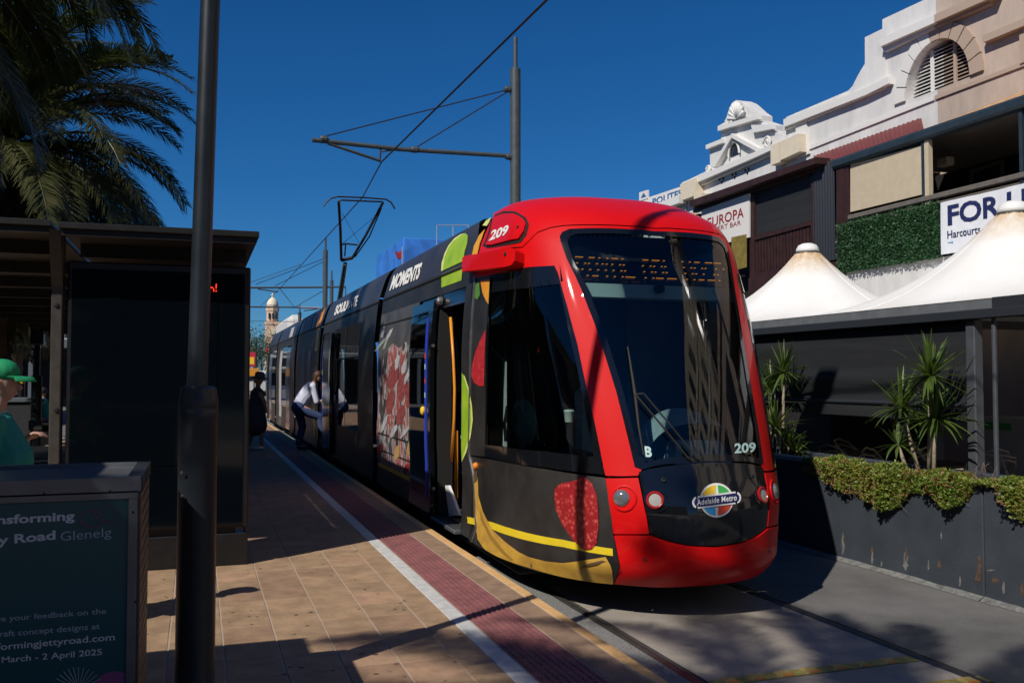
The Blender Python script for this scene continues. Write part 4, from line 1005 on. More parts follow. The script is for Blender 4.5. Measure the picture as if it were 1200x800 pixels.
# rust-coloured wash near the peak, by height in the cloth's own material
m = MATS['tent']; n = m.node_tree.nodes; l = m.node_tree.links; b = n['Principled BSDF']; lk = b.inputs['Base Color'].links[0].from_socket
g_ = n.new('ShaderNodeNewGeometry'); sx = n.new('ShaderNodeSeparateXYZ'); l.new(g_.outputs['Position'], sx.inputs[0]); mr = n.new('ShaderNodeMapRange'); mr.inputs[1].default_value = 3.35; mr.inputs[2].default_value = 3.75; l.new(sx.outputs[2], mr.inputs[0])
nz = n.new('ShaderNodeTexNoise'); nz.inputs['Scale'].default_value = 3; mp = n.new('ShaderNodeMapping'); mp.inputs['Scale'].default_value = (4,4,.4); l.new(g_.outputs['Position'], mp.inputs[0]); l.new(mp.outputs[0], nz.inputs['Vector'])
mu = n.new('ShaderNodeMath'); mu.operation = 'MULTIPLY'; l.new(mr.outputs[0], mu.inputs[0]); l.new(nz.outputs[0], mu.inputs[1]); mu2 = n.new('ShaderNodeMath'); mu2.operation = 'MULTIPLY'; mu2.inputs[1].default_value = 1.5; mu2.use_clamp = True; l.new(mu.outputs[0], mu2.inputs[0])
mx = n.new('ShaderNodeMixRGB'); mx.inputs[2].default_value = (.50,.30,.10,1); l.new(mu2.outputs[0], mx.inputs[0]); l.new(lk, mx.inputs[1]); l.new(mx.outputs[0], b.inputs['Base Color'])
# ---- dining floor, chairs and tables under the pergola
struct(MB().box((7.14,2,0.0),(12.9,24,.10)).build('dining_floor', 'patio'))
def chair(label, x, y, rz):
    t = thing('loop_chair', label, 'chair', 'pale loop back chairs under the pergola')
    R = Matrix.Rotation(rz, 3, 'Z')
    P = lambda a, b, c: tuple(np.array(R @ Vector((a, b, c)))+np.array([x, y, .10]))
    MB().hexa([P(-.2,-.2,.43),P(.2,-.2,.43),P(.2,.2,.43),P(-.2,.2,.43),P(-.23,-.22,.46),P(.23,-.22,.46),P(.2,.22,.46),P(-.2,.22,.46)]).build('seat', 'chair_weave', t)
    for sx_, sy_ in ((-1,-1),(1,-1),(1,1),(-1,1)): MB().tube([P(.2*sx_,.19*sy_,.43),P(.24*sx_,.24*sy_,0)], [.018,.012], 6).build('leg', 'chair_weave', t)
    for k, (w, h, dx) in enumerate(((.25,.34,0),(.20,.42,.05),(.17,.28,-.06))):
        pts = [P(-w+dx*.0, -.1, .46), P(-w, .08, .46+h*.55), P(-w*.7+dx, .22, .46+h*.9), P(dx, .25, .46+h), P(w*.7+dx, .22, .46+h*.9), P(w, .08, .46+h*.55), P(w, -.1, .46)]
        MB().tube(pts, .012, 6).build('back_loop', 'chair_weave', t, smooth=True)
    return settle(t)
cs = [(7.9,9.2,.3),(8.0,10.1,2.0),(8.6,9.5,3.4),(8.3,8.0,-.6),(7.8,7.2,.9),(8.9,10.9,1.6),(8.2,6.4,2.5),(8.9,7.3,-1.2),(7.9,11.2,.2),(9.4,9.0,2.8)]
ord_ = ['first','second','third','fourth','fifth','sixth','seventh','eighth','ninth','tenth']
for i in np.argsort([c[1] for c in cs]): chair('%s pale loop back chair from the right edge under the pergola' % ord_[int(np.sum([c[1] < cs[i][1] for c in cs]))], *cs[i])
for i, (x, y) in enumerate(((8.4,8.75),(8.45,10.5),(8.6,6.9))):
    t = thing('dining_table', ['dark dining table in the middle under the pergola','dark dining table nearest the tram under the pergola','dark dining table nearest the right edge under the pergola'][i], 'table', 'dining tables under the pergola')
    MB().bbox((x-.32,y-.32,.80),(x+.32,y+.32,.835), .006).build('table_top', 'brown_timber', t); MB().tube([(x,y,.10),(x,y,.80)], .035, 8).build('leg', 'fascia_dark', t); MB().lathe([(.22,0),(.22,.015),(.04,.03)], (x,y,.10), (0,0,1), 16).build('base', 'fascia_dark', t); settle(t)
# ================================================================== BUILDING A: big arched parapet
BX, VX = 13.0, 10.5
A = thing('arched_building', 'white and beige rendered building with an arched louvre in its tall parapet', 'building')
aL, aR, aT = onx(1062,118.5,BX), onx(1138.5,90,BX), onx(1108,43,BX)
ac = (aL[1]+aR[1])/2; ar = (aL[1]-aR[1])/2; azb = (aL[2]+aR[2])/2; rise = aT[2]-azb
def arcp(q, k=1.0, X=BX): return np.array([X, ac+ar*k*math.cos(q), azb+rise*math.sin(q)*(1+(k-1)*ar/rise)])
tops = flat([(921,137.5),(994,106.5),(999,101),(1004,91),(1009,82),(1013.5,75),(1013.5,44),(1034,34),(1034,23),(1090,-3)], BX)
ztop = tops[-1][2]
def seg(t0, t1, n=14): return [arcp(t0+(t1-t0)*i/n) for i in range(n+1)]
wl_ = tops[:-1]+[np.array([BX, ac, ztop])]+seg(math.pi/2, 0)+[np.array([BX, ac, azb]), np.array([BX, ac, 0]), down(tops[0], 0)]
MB().prism(wl_, (.5,0,0)).build('wall', 'white_render', A)
wr_ = [np.array([BX, ac, ztop])]+[np.array([BX, 5.0, ztop]), np.array([BX, 5.0, 0]), np.array([BX, ac, 0]), np.array([BX, ac, azb])]+seg(math.pi, math.pi/2)
wb = MB().prism(wr_, (.5,0,0)).build('wall', 'beige_render', A); wb['label'] = 'beige painted half of the facade'
MB().box((BX+.5,5,0),(BX+7,tops[0][1],tops[0][2]-.3)).build('rear_block', 'beige_render', A)
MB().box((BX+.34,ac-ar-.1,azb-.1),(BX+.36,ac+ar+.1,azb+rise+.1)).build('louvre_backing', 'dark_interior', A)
for i in range(11):                                   # voussoirs
    t0, t1 = math.pi*i/11+.012, math.pi*(i+1)/11-.012
    P = [arcp(t0,1.002), arcp((t0+t1)/2,1.002), arcp(t1,1.002), arcp(t1,1.36), arcp((t0+t1)/2,1.36), arcp(t0,1.36)]
    mid = (t0+t1)/2
    MB().prism([p-[.05,0,0] for p in P], (.048,0,0)).build('voussoir', 'white_trim' if mid < math.pi/2 else 'beige_trim', A)
nsl = 12
for i in range(nsl):
    z = azb+.03+(rise-.1)*i/nsl; half = ar*math.sqrt(max(0, 1-((z+.03-azb)/rise)**2))-.01
    for s, m_ in ((1,'white_trim'),(-1,'beige_trim')):
        if half < .08: continue
        y0, y1 = (ac+.004, ac+half) if s > 0 else (ac-half, ac-.004)
        MB().hexa([(BX+.16,y0,z),(BX+.27,y0,z+.055),(BX+.27,y1,z+.055),(BX+.16,y1,z),(BX+.155,y0,z+.018),(BX+.265,y0,z+.073),(BX+.265,y1,z+.073),(BX+.155,y1,z+.018)]).build('louvre_slat', m_, A)
for k, m_ in ((.34,'white_trim'),(-.36,'beige_trim')):
    h = rise*math.sqrt(1-k*k); MB().box((BX+.13,ac+ar*k-.03,azb),(BX+.17,ac+ar*k+.03,azb+h-.02)).build('mullion', m_, A)
def mould(pts, d, m_, nm='cornice', X=BX, parent=None): return slabx(pts, X-d, d-.003).build(nm, m_, parent or A)
mould([(918,140),(1013,103.5),(1040,90),(1041,98),(1013,112),(918,149)], .14, 'white_trim'); mould([(918,146),(1036,99),(1036,104),(918,153)], .07, 'white_trim')
mould([(1030,46),(1094.5,17.5),(1094.5,27),(1031,55)], .20, 'white_trim'); mould([(1033,55),(1094.5,27.4),(1094.5,34),(1036,61)], .10, 'white_trim')
mould([(1095.2,17.2),(1165,-14),(1165,-4),(1095.2,26.6)], .20, 'beige_trim'); mould([(1095.2,27),(1160,-2),(1160,5),(1095.2,33.6)], .10, 'beige_trim')
mould([(1151,42),(1215,15),(1215,24),(1152,50)], .14, 'beige_trim'); mould([(1194,24),(1206,18),(1206,70),(1195,75)], .06, 'beige_trim', 'pilaster')
mould([(1022,72),(1036,64),(1037,98),(1026,104)], .05, 'white_trim', 'pilaster'); mould([(932,143),(944,138),(948,180),(934,186)], .05, 'white_trim', 'pilaster')
mould([(921,180),(1094,112.5),(1094,117.5),(921,186)], .035, 'white_trim', 'string_course'); mould([(1095.4,112.1),(1215,66),(1215,71.5),(1095.4,117)], .035, 'beige_trim', 'string_course')
# iron roof over the balcony, gutter, posts
gt = flat([(979,186.5),(1080,155.5),(1200,113)], VX)
zg = gt[2][2]; yg0, yg1 = gt[0][1], 5.0
def sheet(corners, m_, nm, amp=.012, waves=40):
    a, b, c, d = [np.array(p, float) for p in corners]; mb = MB(); n = waves*4      # a->b along the wall, d->c along the gutter
    for i in range(n+1):
        t = i/n; o = np.array([0,0,amp*math.sin(2*math.pi*waves*t)]); mb.v += [tuple(a+(b-a)*t+o), tuple(d+(c-d)*t+o)]
    mb.f = [(2*i, 2*i+1, 2*i+3, 2*i+2) for i in range(n)]; return mb.build(nm, m_, A, smooth=True)
rA, rB = onx(953,183,BX-.01), onx(1079.5,138,BX-.01)
sheet([rA, rB, (VX+.05, onx(1080,156,VX)[1], zg+.0), (VX+.05, yg0+.5, zg+.0)], 'red_iron', 'iron_roof', waves=26)
rC = onx(1146,127,BX-.01); sheet([(BX-.01, rC[1], rC[2]-.02), (BX-.01, 5, rC[2]+.35), (VX+.05, 5, zg+.02), (VX+.05, rC[1]-1.3, zg+.02)], 'rust_iron', 'iron_roof', waves=24)
MB().box((VX+.3, 5, zg-.04),(BX-.02, yg0, zg-.02)).build('balcony_ceiling', 'timber_grey', A)
gu = MB(); prof_g = [(0,0),(-.06,.0),(-.09,-.04),(-.09,-.13),(-.06,-.16),(.06,-.17),(.10,-.14),(.10,.0)]
gu.v = [(VX+x, yy, zg+z) for yy in (5.0, yg0) for x, z in prof_g]; k = len(prof_g); gu.f = [(i, (i+1) % k, k+(i+1) % k, k+i) for i in range(k)]+[tuple(range(k)), tuple(range(2*k-1, k-1, -1))]
gu.build('gutter', 'gutter_teal', A, smooth=30)
yy1 = lambda x, y=200: onx(x, y, VX)[1]
zr = onx(1199,204,VX)[2]; zf = onx(1100,302,VX)[2]           # hand rail, balcony floor
slabx([(996.5,193),(1080.5,170.5),(1082,227.5),(996.5,248.5)], VX, .03).build('cream_blind', 'cream_blind', A)
for x0, x1, m_ in ((1081,1084.5,'gutter_teal'),(1084.7,1089.5,'cream_blind'),(1196,1200,'gutter_teal'),(988,995.5,'brown_timber')):
    MB().box((VX-.02,yy1(x1),zf),(VX+.06,yy1(x0),zg-.17)).build('post', m_, A)
MB().bbox((VX-.05,5,zr-.06),(VX+.05,yy1(995),zr+.02), .01).build('hand_rail', 'timber_grey', A); MB().box((VX-.01,5,zr-.13),(VX+.03,yy1(995),zr-.10)).build('rail_lower', 'timber_grey', A)
MB().box((VX-.02,5,zf-.55),(VX+.12,yy1(986,320),zf)).build('balcony_fascia', 'white_render', A); MB().box((VX+.12,5,zf-.3),(BX,yy1(986,320),zf-.05)).build('balcony_floor', 'timber_grey', A)
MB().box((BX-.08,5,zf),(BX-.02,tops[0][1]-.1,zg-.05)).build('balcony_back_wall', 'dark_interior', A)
y = yy1(1140,180); f_ = MB().prism([onx(1136,200,BX-.1), onx(1176,186,BX-.1), onx(1176,240,BX-.1), onx(1136,250,BX-.1)], (.018,0,0)).build('balcony_door', 'timber_grey', A); MB().prism([onx(1141,203,BX-.11), onx(1171,192,BX-.11), onx(1171,240,BX-.11), onx(1141,250,BX-.11)], (.008,0,0)).build('pane', 'window_dark', f_)
MB().bbox(tuple(onx(1108,190,11.6)-[.08,.12,.07]), tuple(onx(1108,190,11.6)+[.08,.12,.07]), .02).build('speaker', 'cream_render', A)
for i in range(int((yy1(995)-5)/.13)):                     # rail balusters, seen as a dotted line over the hedge
    y = 5.05+i*.13; MB().box((VX+.0,y-.012,zf),(VX+.02,y+.012,zr-.10)).build('baluster', 'timber_grey', A)
# artificial hedge tied to the rail
H = thing('hedge_panel', 'dark green leafy hedge screen tied along the balcony rail', 'hedge')
hy0, hy1 = yy1(1107,260), yy1(988,285); hz0, hz1 = zf+.0, zr-.14
MB().box((VX-.07,hy0,hz0),(VX-.04,hy1,hz1)).build('mesh_back', 'hedge_leaf', H)
mb = MB(); rg = np.random.default_rng(5)
for i in range(9000):
    c = np.array([VX-.075-rg.random()*.05, rg.uniform(hy0-.02, hy1+.02), rg.uniform(hz0-.02, hz1+.03)]); d = rg.normal(size=3); d[0] = -abs(d[0])-.3; d /= np.linalg.norm(d); w = np.cross(d, rg.normal(size=3)); w /= np.linalg.norm(w); L = rg.uniform(.025, .05)
    mb.add([c, c+d*L*.5+w*L*.35, c+d*L, c+d*L*.5-w*L*.35], [(0,1,2,3)])
stuff(mb.build('leaves', 'hedge_leaf', H))
# lease banner
Bn = thing('lease_banner', 'white banner with navy lettering hung on the balcony rail', 'banner')
bx = VX-.16
b0, b1 = onx(1103,270,bx)[1], 5.6; bz0, bz1 = onx(1101,299,bx)[2], onx(1106,237,bx)[2]
mb = MB(); n = 40
def bwave(y, z): return bx+.012*math.sin(5*y+2*z)+.006*math.sin(17*y)
for i in range(n+1):
    y = b0+(b1-b0)*i/n
    for j in range(7): z = bz0+(bz1-bz0)*j/6; mb.v.append((bwave(y, z), y, z))
mb.f = [(i*7+j, i*7+j+1, (i+1)*7+j+1, (i+1)*7+j)[::-1] for i in range(n) for j in range(6)]; mb.build('cloth', 'banner_white', Bn, smooth=True)
def btext(s, x0, ybase, wy, h, m_, bold, shear=0): 
    def fn(u, v): y = x0-wy*u; z = ybase+h*v; return (bwave(y, z)-.006, y, z)
    return text_map(s, fn, 'lettering', m_, Bn, bold=bold, shear=shear)
f0 = onx(1112,265,bx); f1 = onx(1166,246,bx); ft_ = onx(1113.5,240.5,bx)
btext('FOR LEASE', f0[1], f0[2], (f0[1]-f1[1])/.365, ft_[2]-f0[2], 'banner_navy', .03)
h0 = onx(1111.5,280,bx); h1 = onx(1148,269,bx); btext('Harcourts', h0[1], h0[2], h0[1]-h1[1], (ft_[2]-f0[2])*.38, 'banner_navy', .015)
MB().box((bx-.02,h0[1]-.1,h0[2]-.06),(bx-.015,h0[1],h0[2]-.045)).build('underline', 'banner_sky', Bn)
# ================================================================== BUILDING B: pediment and brown balcony
B = thing('pediment_building', 'white rendered building with shell topped pediment above a brown timber balcony', 'building')
ped = [(800,214),(826,201.5),(832,196),(832,176.5),(828,174),(828,170.5),(845,163.5),(845,153.5),(841,151),(841,148),(849.5,143.5),(855,126),(858,120.5),(862.5,117.5),(869,120),(875.4,125.5),(880,130),(887,135),(887,141),(904,146.5),(904,152.5),(912,156),(920.6,160)]
P = flat(ped, BX+.02)
MB().prism(P+[down(P[-1], 0), down(P[0], 0)], (.45,0,0)).build('wall', 'white_render', B)
MB().box((BX+.47, P[-1][1]+.02, 0),(BX+7, P[0][1], P[0][2]-.2)).build('rear_block', 'white_render', B)
def mB(pts, d, m_='white_trim', nm='cornice'): return mould(pts, d, m_, nm, BX+.02, B)
mB([(799,214),(834,199.5),(888,176.5),(921,161.5),(921,168),(888,183),(834,206.5),(799,221)], .20); mB([(801,221),(888,183.4),(920,168.4),(920,173),(888,188),(801,226)], .10)
mB([(833,196.5),(857,156.5),(857,161.5),(838,195)], .16); mB([(857.2,156.5),(888,173.5),(888,178.5),(857.2,161.5)], .16)
mB([(841,148),(887,134.5),(888,139.5),(841,153.5)], .14); mB([(827,170),(846,162.5),(846,167.5),(827,175)], .12); mB([(880,146.5),(904,146),(905,151),(882,155.5)], .12)
sc = onx(863,139,BX-.1)
for i in range(9):                                        # shell fan
    q = math.pi*(i+.5)/9; MB().tube([sc, sc+[-.02, .34*math.cos(q), .42*math.sin(q)]], [.02,.055], 6).build('shell_rib', 'white_trim', B, smooth=True)
for x, y, r in ((899,167,.16),(830,199,.12),(852,143,.08)):
    c = onx(x, y, BX-.06); MB().tube([c+[0, r*(1-k/22)*math.cos(k*.55), r*(1-k/22)*math.sin(k*.55)] for k in range(20)], .028, 6).build('scroll', 'white_trim', B, smooth=True)
c = onx(861.5,182,BX-.0); MB().prism([c+[0,.22*math.cos(q),.30*math.sin(q)] for q in np.linspace(0,math.pi,12)], (.03,0,0)).build('lunette', 'window_dark', B)
MB().tube([c+[-.04,.25*math.cos(q),.34*math.sin(q)] for q in np.linspace(0,math.pi,12)], .03, 6).build('lunette_trim', 'white_trim', B)
for x, y in ((845,211.5),(860,206),(875,200.5)):
    for dx, dy in ((-2,-1),(2,-2.2),(.5,1.8)):
        c = onx(x+dx, y+dy, BX); MB().lathe([(.035,-.012),(.035,.0)], c, (-1,0,0), 10).build('vent_hole', 'dark_interior', B)
for q in ([(903,171),(913.5,166),(913.5,190),(903,194)],[(914,166),(936,156.5),(937,177.5),(914,188)],[(797,216),(815,208.5),(815,229),(798,235)]): mB(q, .26, 'cream_render', 'corner_block')
MB().prism(flat([(813,229),(822,226),(822,300),(813,300)], BX-.3), (.3,0,0)).build('side_wall', 'cream_render', B)
# timber balcony
zbt = onx(885,322,VX)[2]; yB0, yB1 = onx(953.5,200,VX)[1], onx(812,240,VX)[1]
slabx([(808,235.3),(956,184),(956,191.5),(808,243)], VX-.25, .3).build('fascia', 'brown_timber', B); slabx([(812,243),(954,192.5),(954,199.5),(812,249.5)], VX-.08, .1).build('beam', 'brown_timber', B)
zq = onx(956,184.5,VX-.25)[2]-.03; MB().box((VX+.06, onx(956,184.5,VX-.25)[1], zq-.06),(BX, onx(806,236.5,VX-.25)[1], zq)).build('balcony_roof', 'brown_timber', B)
for x0, x1 in ((814,819),(878.5,884),(950,954.5)): slabx([(x0,252-.35*(x0-814)*.97),(x1,252-.35*(x1-814)*.97),(x1,335),(x0,335)], VX-.02, .1).build('post', 'brown_timber', B)
slabx([(884.5,222),(950,200.5),(950,260),(884.5,278)], VX+.03, .02).build('mesh_screen', 'blind_black', B)
slabx([(884,277.5),(950,259.5),(950,263.5),(884,281.5)], VX-.03, .08).build('hand_rail', 'brown_timber', B); slabx([(884,321),(952,306),(952,312),(884,327)], VX-.03, .08).build('bottom_rail', 'brown_timber', B)
r0, r1 = onx(885,300,VX), onx(949,290,VX); n = 17
for i in range(n):
    y = r0[1]+(r1[1]-r0[1])*(i+.5)/n; za, zb_ = onx(917,316,VX)[2]-.03, onx(917,269,VX)[2]+.03
    MB().box((VX,y-.035,za),(VX+.03,y+.035,zb_)).build('baluster', 'brown_timber', B)
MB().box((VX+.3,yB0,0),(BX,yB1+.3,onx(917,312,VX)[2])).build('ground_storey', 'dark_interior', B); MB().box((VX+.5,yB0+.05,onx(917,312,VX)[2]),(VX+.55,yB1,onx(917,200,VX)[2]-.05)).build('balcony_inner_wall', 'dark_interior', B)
slabx([(877,326),(990,304),(990,322),(877,345)], VX-.05, .1).build('floor_edge', 'brown_timber', B)
mb = MB(); q0, q1 = onx(954.5,250,VX)[1], onx(980,250,VX)[1]; zt_, zb_ = onx(966,191,VX)[2], onx(966,307,VX)[2]; n = 48    # corrugated dark end panel
for i in range(n+1):
    y = q0+(q1-q0)*i/n; x = VX-.03+.016*math.sin(i*math.pi/3); mb.v += [(x, y, zb_), (x, y, zt_)]
mb.f = [(2*i, 2*i+1, 2*i+3, 2*i+2) for i in range(n)]; mb.build('corrugated_panel', 'corrugated_dark', B)
slabx([(980,188),(988.5,185),(988.5,306),(980,308)], VX-.03, .1).build('post', 'brown_timber', B)
sg = thing('dessert_bar_sign', 'white balcony sign with dark red serif lettering', 'sign')
slabx([(822,243.5),(878,225),(878,278),(822,292)], VX-.06, .03).build('board', 'sign_white', sg)
def xtext(s, q, X, m_, parent, bold=0., **k): return text_map(s, lambda u, v: onx(*bil(q, u, v), X), 'lettering', m_, parent, bold=bold, **k)
xtext('EUROPA', [(829,267.5),(871.5,254.5),(871.5,242.5),(829,256)], VX-.066, 'sign_red', sg, .012, spacing=1.05); xtext('DESSERT BAR', [(826,274.5),(868,263.5),(868,257.8),(826,269)], VX-.066, 'sign_red', sg, 0.)
gb = thing('gold_banner', 'small olive gold fabric banner below the dessert bar sign', 'banner'); slabx([(857,278),(874.5,274.5),(874.5,313),(857,318)], VX-.07, .015).build('cloth', 'gold_banner', gb)
# ================================================================== farther down the right side
C = thing('sign_building', 'low white shop building with a blue lettered roof board', 'building')
c0 = onx(806,240,BX)[1]+.05; MB().box((BX,c0,0),(BX+8,40,onx(760,246,BX)[2])).build('wall', 'far_white', C); MB().box((BX-.25,c0,onx(800,236,BX)[2]-.1),(BX+.3,39,onx(800,236,BX)[2]+.12)).build('cornice', 'white_trim', C)
slabx([(752,234),(806,216),(806,229),(752,244)], BX-.05, .06).build('roof_board', 'sign_white', C); xtext('POLITES', [(764.5,240.5),(799,230),(799,221.5),(764.5,233)], BX-.058, 'sign_blue', C, .025)
lg = slabx([(749,225.5),(759,222.5),(759,232.5),(749,235.5)], BX-.07, .05).build('board_emblem', 'sign_white', C); slabx([(751,232),(754,226),(757,230)], BX-.08, .004).build('emblem_mark', 'sign_blue', lg)
D = thing('grey_roof_building', 'pale building top just showing over the tram roof', 'building'); MB().box((BX,40.5,0),(BX+8,49,onx(720,236,BX)[2])).build('wall', 'far_white', D); MB().box((BX-.3,40.5,onx(720,232,BX)[2]),(BX+8,44.5,onx(720,226,BX)[2])).build('parapet', 'white_trim', D)
E_ = thing('wrapped_building', 'building corner wrapped in bright blue scaffold sheeting', 'building')
e0 = onx(473,290,BX)[1]; e1 = e0+10; ez = ony(495,279.5,e0)[2]; MB().bbox((BX,e0,0),(BX+9,e1,ez), .05).build('sheeting', 'blue_wrap', E_); MB().box((BX+.3,e0-6,0),(BX+9,e0-.02,onx(520,300,BX)[2])).build('wall', 'far_white', E_)
for x in (512,531,549):
    c = onx(x,264,BX+.4); MB().tube([down(c, onx(520,300,BX)[2]), c], .03, 6).build('scaffold_pole', 'scaffold', E_)
MB().tube([onx(512,264,BX+.4), onx(549,264,BX+.4)], .03, 6).build('scaffold_pole', 'scaffold', E_)
fg = thing('flag', 'small dark red flag on a thin pole beside the blue sheeting', 'flag'); c = onx(471.5,289,BX); MB().tube([down(c, 0), c], .04, 6).build('pole', 'scaffold', fg)
c1 = onx(471,293,BX); MB().add([c1, c1+[-.1,.5,-.1], c1+[-.2,1.5,.15], c1+[-.1,1.2,-.4], c1+[0,.1,-.6]], [(0,1,2,3,4)]).build('cloth', 'sign_red', fg)

ct = thing('counter', 'pale cafe counter with a green label deep under the pergola', 'counter'); c = onx(1178,500,10.2)
MB().bbox((10.2,c[1]-.9,.10),(10.8,c[1]+.55,c[2]+.12), .02).build('body', 'far_white', ct); MB().box((10.18,c[1]-.1,c[2]-.04),(10.198,c[1]+.32,c[2]+.05)).build('label', 'logo_green', ct)
# ================================================================== OVERHEAD LINE
def mast(label, x, y, ztop, r=.10):
    t = thing('line_mast', label, 'mast', 'overhead line masts')
    MB().lathe([(r*1.6,0),(r*1.6,.03),(r,.06),(r,ztop-1.0),(r*.98,ztop-.62)], (x,y,0), (0,0,1), 16).build('pole', 'mast_paint', t, smooth=40)
    MB().lathe([(r*.45,ztop-.62),(r*.42,ztop-.02),(r*.1,ztop)], (x,y,0), (0,0,1), 12).build('top_pin', 'mast_paint', t, smooth=40); return t
MY = 16.2; MX = onz(604,0,1)[0]*0+onx(604,200,5.6)[0]; MYY = onx(604,150,5.6)[1]
m1 = mast('tall grey mast behind the tram roof with a bracket arm', 5.6, MYY, ony(604,43,MYY)[2], .10)
def P1(x, y): return ony(x, y, MYY)
MB().tube([P1(600,183), P1(470,175), P1(366,164)], .042, 8).build('bracket_arm', 'mast_paint', m1)
MB().tube([P1(596,105), P1(380,160)], .012, 5).build('stay_wire', 'wire', m1); MB().tube([P1(596,107), P1(486,174)], .012, 5).build('stay_wire', 'wire', m1)
MB().tube([P1(384,168), P1(444,188)], .028, 6).build('steady_arm', 'mast_paint', m1); MB().tube([P1(446,175), P1(445,190)], .018, 6).build('dropper', 'wire', m1); MB().tube([P1(447,178), P1(460,176)], .014, 6).build('clamp', 'mast_paint', m1)
for x, y in ((595,105),(597,184),(380,163),(486,175.5)): 
    c = P1(x, y); MB().lathe([(.05,-.07),(.06,-.04),(.06,.04),(.05,.07)], c, (1,0,0), 10).build('bracket', 'mast_paint', m1)
m2 = mast('distant grey mast left of the pantograph, taller of the pair', onx(381,350,5.8)[0], onx(381,350,5.8)[1], onx(381,279,5.8)[2], .12)
m3 = mast('distant thin mast right beside the taller far mast', onx(388.5,350,8.0)[0], onx(388.5,350,8.0)[1], onx(388.5,317,8.0)[2], .12)
y2 = onx(381,350,5.8)[1]; P2 = lambda x, y: ony(x, y, y2)
MB().tube([P2(405,336), P2(381,336.5), P2(293,337)], .05, 6).build('bracket_arm', 'mast_paint', m2); MB().tube([P2(405,336), P2(405,346)], .03, 6).build('dropper', 'mast_paint', m2)
MB().tube([P2(302,338.5), P2(326,342)], .035, 6).build('steady_arm', 'mast_paint', m2); MB().tube([P2(380,303), P2(300,333)], .016, 5).build('stay_wire', 'wire', m2); MB().tube([P2(380,306), P2(322,335)], .016, 5).build('stay_wire', 'wire', m2)
y3 = y2+32; P3 = lambda x, y: ony(x, y, y3)
m4 = mast('far mast whose arm crosses before the clock tower', P3(351,400)[0], y3, P3(351,357)[2], .14)
MB().tube([P3(293,359.5), P3(351,360)], .07, 6).build('bracket_arm', 'mast_paint', m4); MB().tube([P3(351,360), P3(376,361)], .09, 6).build('bracket_arm', 'scaffold', m4); MB().tube([P3(356,364), P3(372,362)], .05, 6).build('steady_arm', 'mast_paint', m4)
# contact wire and a few span wires
w0 = ony(425,231,21.9); c1 = P1(447,190)
def wire(label, pts, r=.010): tag(MB().tube(pts, r, 6).build('overhead_wire', 'wire'), label, 'wire', 'overhead wires')
d0 = onz(643,-2,c1[2]+.05)
wire('thick contact wire running from the top of the picture over the pantograph', [c1+(d0-c1)*1.8, d0, c1, w0, P2(328,338)*np.array([1,1,1]), P3(303,361)], .014)
wire('thin span wire crossing above the clock tower', [P2(293,331), P2(352,310)], .014)
wire('thin wire sloping down past the clock tower', [P2(328,338), P3(345,360)], .02)
wire('low thin wire beside the shelter edge', [P3(293,376), P3(345,377)], .02)
wire('thin wire rising right behind the far masts', [P3(345,360), P2(380,340)], .018)
# ================================================================== FAR END OF THE STREET
TW = thing('clock_tower', 'cream stone clock tower with dome at the end of the street', 'tower'); ty = 262.0
def pt(x, y): return ony(x, y, ty)
tcx = pt(319,400)[0]; pxm = (pt(320,400)-pt(319,400))[0]
def tz(y): return pt(319,y)[2]
def tbox(w, y0, y1, m_, nm): h = w*pxm/2; return MB().bbox((tcx-h,ty-h,tz(y1)),(tcx+h,ty+h,tz(y0)), .12).build(nm, m_, TW)
MB().bbox((tcx-8.2*pxm,ty-8.2*pxm,0),(tcx+8.2*pxm,ty+8.2*pxm,tz(381)), .1).build('shaft', 'tower_stone', TW); tbox(17.6,377,381,'tower_stone','cornice')
MB().lathe([(9.2*pxm*1.1,tz(380.5)),(7.2*pxm,tz(375.5))], (tcx,ty,0), (0,0,1), 4).build('hip_roof', 'tower_roof', TW)
MB().lathe([(7.0*pxm,tz(376.5)),(7.0*pxm,tz(365)),(7.8*pxm,tz(364.5)),(7.9*pxm,tz(361)),(6.9*pxm,tz(360)),(6.9*pxm,tz(357))], (tcx,ty,0), (0,0,1), 8).build('belfry', 'tower_stone', TW)
MB().lathe([(6.9*pxm,tz(357.5)),(6.4*pxm,tz(354)),(4.6*pxm,tz(351)),(2.2*pxm,tz(349)),(1.5*pxm,tz(348.6)),(1.4*pxm,tz(346.8)),(1.9*pxm,tz(346)),(.9*pxm,tz(344.5)),(.1*pxm,tz(343.5))], (tcx,ty,0), (0,0,1), 20).build('dome', 'tower_dome', TW, smooth=40)
for dx in (-4.2, 0, 4.2): MB().box((tcx+(dx-1)*pxm, ty-7.3*pxm, tz(374)),(tcx+(dx+1)*pxm, ty-6.0*pxm, tz(367))).build('belfry_opening', 'window_dark', TW)
MB().lathe([(3.4*pxm,0),(3.4*pxm,.5)], (tcx,ty-8.2*pxm,tz(389)), (0,-1,0), 20).build('clock_face', 'tower_dome', TW); MB().box((tcx-1.6*pxm,ty-8.6*pxm,tz(393)),(tcx+1.6*pxm,ty-8.2*pxm,tz(387))).build('window', 'window_dark', TW)
tag(MB().bbox((ony(332,380,118)[0],112,0),(ony(350,380,118)[0],130,ony(340,372,118)[2]), .6).build('far_building', 'far_white'), 'small white far building with rounded top beside the clock tower', 'building')
tag(MB().bbox((ony(344,380,117)[0],110.5,0),(ony(362,380,117)[0],122,ony(340,377,117)[2]), .2).build('far_building', 'far_white'), 'low white far building right behind the rounded one', 'building')
